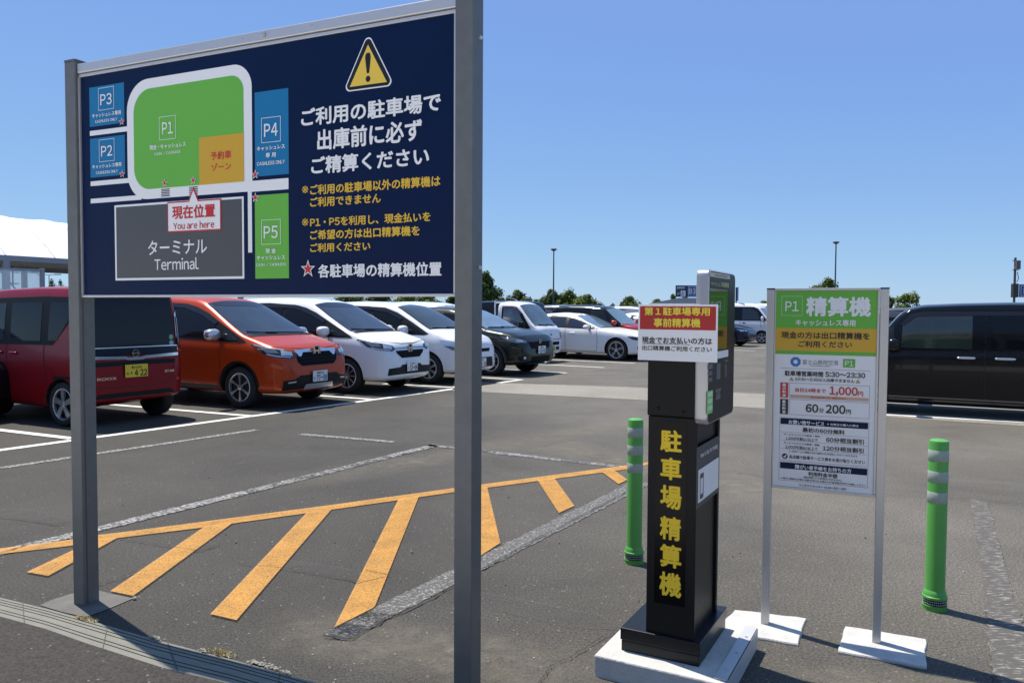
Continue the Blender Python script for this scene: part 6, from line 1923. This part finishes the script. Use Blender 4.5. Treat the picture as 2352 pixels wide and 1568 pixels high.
TL = [(1112, 632, 66, 60, 'tall dark pointed tree rising just beside the sign post of the map sign', leaf_b, 'cone', 3600),
      (1188, 667, 30, 62, 'dark round tree above the cab of the small white truck', leaf_b, 'round', 2200),
      (1232, 688, 22, 66, 'low bushy tree above the truck windscreen, shorter than its neighbours', leaf_a, 'round', 1200),
      (1264, 665, 22, 63, 'narrow tree touching the thin lamp post above the truck', leaf_b, 'round', 2000),
      (1306, 668, 28, 62, 'broad full tree just beyond the thin lamp post', leaf_a, 'round', 2400),
      (1350, 677, 27, 64, 'ragged lower tree at the end of the clump over the sedan', leaf_a, 'open', 1400),
      (1407, 698, 12, 70, 'tiny distant treetop above the roof of the kei wagon', leaf_a, 'round', 700),
      (1447, 681, 28, 66, 'lone greyish green tree above the front of the kei wagon', leaf_a, 'round', 1900),
      (1511, 687, 16, 70, 'small light green treetop just above the taped notice', leaf_c, 'round', 900),
      (1545, 676, 14, 60, 'wispy tree under the blue B3 sign', leaf_c, 'open', 800),
      (1572, 683, 17, 62, 'grey green tree directly behind the pole of the B3 sign', leaf_a, 'round', 1000),
      (1757, 691, 14, 70, 'treetop peeping over the white van roof beside the fee sign', leaf_a, 'round', 700),
      (1902, 641, 36, 48, 'olive tree behind the top of the fee sign with a lamp post before it', leaf_a, 'round', 2400),
      (2040, 680, 14, 60, 'dark tree partly covered by the fee sign post', leaf_b, 'round', 900),
      (2082, 675, 30, 58, 'airy light green tree above the bonnet of the black tall van', leaf_c, 'open', 1500),
      (800, 660, 40, 66, 'green tree under the map sign above the white minivan roof', leaf_a, 'round', 2000),
      (868, 665, 38, 70, 'dark green tree under the map sign above the gap between two white roofs', leaf_b, 'round', 2000),
      (930, 668, 36, 64, 'yellow green tree under the map sign above the people carrier', leaf_c, 'round', 2000),
      (990, 672, 34, 68, 'green tree under the map sign beyond the yellow green one', leaf_a, 'round', 2000),
      (1040, 678, 28, 62, 'dark gappy tree beneath the far lower corner of the map sign', leaf_b, 'open', 1200),
      (1152, 684, 26, 61, 'low dark shrubby tree left standing between the pointed tree and its round neighbour'.replace('left ', ''), leaf_b, 'round', 1300),
      (1214, 690, 20, 64, 'very low light shrubby tree above the truck roof edge', leaf_c, 'round', 900),
      (1246, 686, 20, 62, 'low dark shrubby tree at the foot of the thin lamp post', leaf_b, 'round', 1100),
      (1288, 680, 22, 65, 'lower green tree squeezed between the lamp post tree and the broad full tree', leaf_a, 'round', 1300),
      (1330, 684, 22, 61, 'low light green tree before the ragged end of the clump', leaf_c, 'round', 1200),
      (1375, 697, 16, 66, 'smallest shrub trailing off the end of the clump', leaf_a, 'round', 700),
      (120, 641, 16, 95, 'small dark tree far beyond the red kei van under the canopy', leaf_b, 'round', 600),
      (140, 643, 14, 100, 'smallest dark tree far beyond the red kei van', leaf_b, 'round', 500)]
for a_ in TL:
    tree(a_[0], a_[1], a_[2], a_[3], a_[4], a_[5], a_[6], int(a_[7] * 3.2))

# ---------------------------------------------------------------- dark boundary fence
root = empty('boundary_fence', (0, 52, 0)); tag(root, 'long dark fence at the far edge of the car park in front of the trees', 'fence')
fm = mat('dark_fence', (.020, .022, .026), .7)
xa = at_depth(760, 52)[0]; xb = at_depth(2500, 52)[0]
x = xa
while x < xb:
    m_ = MB(); m_.box(x, x + .05, -.02, .02, 0, 1.80); x += 2.0
    m_.build('fence_post', fm, root)
m_ = MB(); m_.box(xa, xb, -.012, .012, 1.70, 1.74); m_.box(xa, xb, -.012, .012, .12, .16)
x = xa
while x < xb:
    m_.box(x, x + .045, -.008, .008, .16, 1.70); x += .062
m_.build('fence_slat', fm, root)

# ---------------------------------------------------------------- lamp posts
pole_m = mat('pole_grey', (.085, .09, .10), .5, metal=.3)


def lamp(px, top, Y, label, double=False, head_px=12):
    x, y = at_depth(px, Y)
    H_ = EYE + (711 + (px - CX) * .0055 - top) / FPX * Y
    r_ = empty('lamp_post', (x, y, 0)); tag(r_, label, 'lamp post', 'lamp posts around the car park')
    k = MB(); k.tube([(0, 0, 0), (0, 0, H_ * .5), (0, 0, H_)], .07, 10, taper=.045); k.build('pole', pole_m, r_, True)
    k = MB()
    if double:
        for sg in (-1, 1):
            k.tube([(0, 0, H_), (sg * .9, 0, H_ + .08)], .04, 6); k.rbox(sg * 1.5 if sg < 0 else .75, -.75 if sg < 0 else 1.5, -.16, .16, H_ + .03, H_ + .14, .03)
    else:
        k.lathe([(.05, H_ - .02), (.13, H_ + .02), (.24, H_ + .10), (.24, H_ + .15), (.15, H_ + .19), (0, H_ + .2)], 16)
    k.build('lamp_head', pole_m, r_, True)


lamp(1271, 577, 60, 'thin tall lamp post rising from the trees beyond the small white truck')
lamp(1917, 561, 60, 'thin tall lamp post standing behind the fee sign')
lamp(59, 628, 92, 'distant double-armed lamp post seen through the glass screen', True)
lamp(114, 632, 100, 'distant double-armed lamp post beyond the glass screen near small trees', True)

# ---------------------------------------------------------------- blue zone signs
zone_blue = mat('zone_sign_blue', (.02, .07, .26), .4)
zone_navy = mat('zone_sign_navy', (.03, .06, .12), .45)


def zone_sign(px, y0, y1, Y, rz, label, panels, tall=None):
    x, y = at_depth(px, Y); hz = 711 + (px - CX) * .0055
    z1 = EYE + (hz - y0) / FPX * Y; z0 = EYE + (hz - y1) / FPX * Y
    r_ = empty('zone_sign', (x, y, 0), rz); tag(r_, label, 'sign', 'blue parking zone signs')
    k = MB(); zt = z1 if tall is None else EYE + (hz - tall) / FPX * Y
    k.tube([(0, .03, 0), (0, .03, zt)], .035, 10); k.build('pole', pole_m, r_, True)
    w = z1 - z0
    for (x0, x1, kind) in panels:
        k = MB(); k.rbox(x0 * w, x1 * w, -.03, -.002, z0, z1, .006)
        o = k.build('sign_panel', zone_navy if kind == 'dis' else zone_blue, r_)
        e = MB(); cx_ = (x0 + x1) / 2 * w
        if kind == 'dis':
            text(e, '身障者用', cx_ - .36 * w, cx_ + .30 * w, z0 + .70 * w, z0 + .88 * w, -.032, .02)
            e.poly([(cx_ - .02 * w, z0 + .06 * w), (cx_ + .40 * w, z0 + .06 * w), (cx_ + .40 * w, z0 + .54 * w), (cx_ - .02 * w, z0 + .54 * w)], -.031)
            e.poly([(cx_ - .42 * w, z0 + .30 * w), (cx_ - .08 * w, z0 + .30 * w), (cx_ - .08 * w, z0 + .36 * w), (cx_ - .18 * w, z0 + .36 * w), (cx_ - .25 * w, z0 + .10 * w), (cx_ - .32 * w, z0 + .36 * w), (cx_ - .42 * w, z0 + .36 * w)][::-1], -.031)
            e.build('white_lettering', w_film, o)
            e = MB(); hx = cx_ + .17 * w; hz_ = z0 + .10 * w
            e.ring([(hx + .13 * w * math.cos(i * .5236), hz_ + .14 * w + .12 * w * math.sin(i * .5236)) for i in range(12)], [(hx + .09 * w * math.cos(i * .5236), hz_ + .14 * w + .08 * w * math.sin(i * .5236)) for i in range(12)], -.033)
            e.poly([(hx - .05 * w, hz_ + .2 * w), (hx + .0 * w, hz_ + .2 * w), (hx + .0 * w, hz_ + .36 * w), (hx - .05 * w, hz_ + .36 * w)], -.0335)
            e.build('wheelchair_pictogram', zone_navy, o)
        elif kind:
            e.outline(x0 * w + .1 * w, x1 * w - .1 * w, z0 + .1 * w, z1 - .1 * w, .03 * w, -.032)
            text(e, kind, cx_ - .27 * w, cx_ + .27 * w, z0 + .27 * w, z0 + .73 * w, -.032, .02)
            e.build('white_lettering', w_film, o)
    return r_


zone_sign(1576, 655.5, 682, 27, 0, 'pair of blue zone signs on one pole reading B3 beside a wheelchair symbol', [(-.95, -.04, 'dis'), (.04, .93, 'B3')])
zs = zone_sign(2330, 653, 682.5, 25, 0, 'blue zone sign on a tall dark pole with boxes above the black tall van', [(.30, 1.5, 'B4')], 592)
k = MB(); Y_ = 25
hz = 711 + (2330 - CX) * .0055
zz = lambda yy: EYE + (hz - yy) / FPX * Y_
k.rbox(-.10, .07, -.08, .06, zz(683), zz(651.5), .01)
k.build('junction_box', mat('box_dark', (.03, .03, .034), .5), zs)
k = MB(); k.rbox(-.045, .085, -.12, .0, zz(619), zz(599), .01); k.box(-.09, .10, -.02, .04, zz(600), zz(598.5)); k.box(-.09, .10, -.02, .04, zz(621), zz(619.5)); k.tube([(.06, 0, zz(625)), (.10, 0, zz(640)), (.05, 0, zz(648))], .012, 5)
k.build('camera_unit', mat('unit_grey', (.10, .10, .11), .5), zs)
zone_sign(1692, 660, 691, 37, R(80), 'dark zone sign seen edge-on beyond the screen head of the ticket machine', [(-.6, .6, '')])

# ---------------------------------------------------------------- membrane canopy with posts
ca = Vector((.49, .87, 0)).normalized(); cb = Vector((-ca.y, ca.x, 0))
P0 = Vector((*at_depth(15.5, 43), 0))
root = empty('walkway_canopy', P0); tag(root, 'white curved membrane canopy on grey steel columns beyond the red kei van', 'canopy')
cmem = mat('white_membrane', (.80, .79, .78), .7, var=.05, vscale=.8)
csteel = mat('canopy_steel', (.30, .31, .34), .5, metal=.2)
k = MB(); vs = []
nt_, ns_ = 40, 20
zar = lambda s_, t_: 4.32 + 2.75 * math.sin(math.pi * min(1, s_ / 13.0)) ** .85 - .03 * math.sin(math.pi * ((t_ / 2.7) % 1)) * math.sin(math.pi * s_ / 13)
for i in range(nt_ * 2 + 1):
    t_ = -21.6 + i * .54
    for j in range(ns_ + 1):
        s_ = 13.0 * j / ns_
        p = ca * t_ + cb * s_
        vs.append((p.x, p.y, zar(s_, t_)))
k.add(vs, [(i * (ns_ + 1) + j, (i + 1) * (ns_ + 1) + j, (i + 1) * (ns_ + 1) + j + 1, i * (ns_ + 1) + j + 1) for i in range(nt_ * 2) for j in range(ns_)])
k.build('membrane', cmem, root, True, 60)
for q in range(-8, 9):
    t_ = q * 2.7
    k = MB(); k.tube([tuple(ca * t_ + cb * (13.0 * j / 16) + Vector((0, 0, zar(13.0 * j / 16, 0) + .03))) for j in range(17)], .035, 6)
    k.build('rib', mat('white_rib', (.85, .85, .85), .4), root, True)
for s_ in (0.0, 13.0):
    k = MB()
    a_ = ca * -21.6 + cb * s_; b_ = ca * 21.6 + cb * s_
    n_ = cb * .10
    k.add([tuple(p + n_ * sg + Vector((0, 0, z))) for p in (a_, b_) for sg in (-1, 1) for z in (4.02, 4.32)], [(0, 1, 3, 2), (4, 6, 7, 5), (0, 4, 5, 1), (2, 3, 7, 6), (0, 2, 6, 4), (1, 5, 7, 3)])
    k.build('eave_beam', csteel, root)
for t_ in (-16.2, -8.1, 0, 8.1, 16.2):
    for s_ in (.0, 13.0):
        p = ca * t_ + cb * s_
        k = MB(); k.lathe([(.2, 0), (.2, 4.02)], 16, c=(p.x, p.y, 0)); o = k.build('column', csteel, root, True)
        k = MB(); k.tube([tuple(p + Vector((0, 0, 2.0))), tuple(p - ca * 1.6 + Vector((0, 0, 3.98)))], .06, 6); k.build('brace', csteel, o)
k = MB(); a_ = ca * .35
for z in (2.75, 3.6):
    k.box(a_.x - .02, a_.x + .32, a_.y - .02, a_.y + .02, z, z + .06)
k.box(a_.x - .03, a_.x + .03, a_.y - .03, a_.y + .03, 2.7, 3.72)
k.build('bracket', mat('bracket_dark', (.03, .03, .04), .5), root)

gx, gy0 = at_depth(99, 40)
root = empty('glass_screen', (gx, gy0, 0), math.atan2(ca.y, ca.x)); tag(root, 'clear glass wind screen with grey end post under the white canopy', 'screen')
zt = EYE + (705 - 617) / FPX * 40
k = MB(); k.rbox(-.12, .08, -.08, .08, 0, zt, .01); k.build('post', csteel, root); k = MB(); k.rbox(-7.2, -7.0, -.08, .08, 0, zt, .01); k.build('post', csteel, root)
k = MB(); k.box(-7.0, -.12, -.03, .03, zt - .10, zt - .03); k.box(-7.0, -.12, -.03, .03, .25, .33); k.build('rail', csteel, root)
k = MB(); k.box(-7.0, -.12, -.006, .006, .33, zt - .10)
gp = mat('screen_glass', (.75, .82, .84), .05, alpha=.35)
k.build('glass_pane', gp, root)

# ---------------------------------------------------------------- terminal building behind the camera, seen only in reflections
root = empty('terminal_building', (-12, -42, 0), R(-26)); tag(root, 'long grey terminal building with dark glazing across the road, facing the car park', 'building')
k = MB(); k.box(-60, 60, -18, 0, 0, 9.6); k.build('wall', mat('terminal_wall', (.42, .41, .40), .7, var=.1, vscale=.3), root)
for i in range(48):
    x = -58 + (i // 2) * 4.9
    k = MB(); k.box(x, x + 4.3, -.05, .06, *((.6, 3.6) if i % 2 else (5.6, 8.4)))
    k.build('window', mat('terminal_glass', (.02, .025, .03), .05, spec=.6), root)
k = MB(); k.box(-61, 61, -19, 3.5, 9.6, 10.1); k.build('roof', mat('terminal_roof', (.35, .35, .36), .6), root)
k = MB(); k.box(-61, 61, .3, 5.0, 4.3, 4.6); k.build('entrance_canopy', mat('terminal_roof', (.35, .35, .36), .6), root)

# ---------------------------------------------------------------- small things on the ground
straw = mat('dry_grass', (.50, .41, .21), .8, var=.4, vscale=30)


def tuft(px, lab, n, r, h):
    c_ = G(*px); k = MB()
    for i in range(n):
        a = rnd.uniform(0, 6.28); q = rnd.uniform(0, r)
        b = Vector((math.cos(a) * q * 1.7 * .91 - math.sin(a) * q * .4 * -.41, math.cos(a) * q * 1.7 * -.41 + math.sin(a) * q * .4 * .91, 0))
        d = Vector((rnd.gauss(0, .5), rnd.gauss(0, .5), rnd.uniform(.25, 1))).normalized() * h * rnd.uniform(.4, 1)
        w = Vector((-d.y, d.x, 0)).normalized() * .0022
        k.add([tuple(b - w), tuple(b + w), tuple(b + d * .6 + w * .7), tuple(b + d + Vector((d.x * .3, d.y * .3, -h * .12))), tuple(b + d * .6 - w * .7)], [(0, 1, 2, 3, 4)])
    o = k.build('dry_grass_tuft', straw); o.location = (c_.x, c_.y, .008)
    tag(o, lab, 'plant', 'dry grass along the kerb')


tuft(Z7(560, 528), 'tuft of dry yellow grass at the kerb next to the sign post', 110, .05, .028)
tuft(Z7(1440, 752), 'tuft of dry yellow grass at the kerb, halfway between the two sign posts', 120, .055, .032)
k = MB()
crumb_m = mat('mortar_crumb', (.24, .225, .185), .9, var=.3, vscale=40, bump=.6, bscale=160)
for (zx, zy, L_) in ((1020, 655, .09), (1720, 830, .17), (890, 385, .02), (1330, 735, .05), (1870, 880, .06)):
    c_ = G(*Z7(zx, zy))
    for i in range(int(L_ * 420)):
        u = rnd.uniform(-.5, .5) * L_; v = rnd.gauss(0, .008)
        x = c_.x + u * .88 + v * .47; y = c_.y - u * .47 + v * .88; r_ = rnd.uniform(.002, .008)
        nv_ = 6
        k.add([(x + r_ * math.cos(i_ * 1.05 + u) * rnd.uniform(.6, 1.3), y + r_ * math.sin(i_ * 1.05 + u) * rnd.uniform(.6, 1.3), .012 + rnd.uniform(0, .003)) for i_ in range(nv_)], [tuple(range(nv_))])
tag(k.build('mortar_crumbs', crumb_m), kind='stuff')
k = MB()
for i in range(260):
    x = rnd.uniform(-3.2, 3.2); y = rnd.uniform(2.6, 9)
    r_ = rnd.uniform(.002, .0065)
    k.ellipsoid((x, y, r_ * .5), (r_, r_ * rnd.uniform(.6, 1), r_ * .6), 1, 6, 4, rnd.choice([0, 0, 1]))
tag(k.build('gravel_grit', [mat('pale_grit', (.42, .40, .36), .8), mat('dark_grit', (.015, .014, .013), .9)]), kind='stuff')
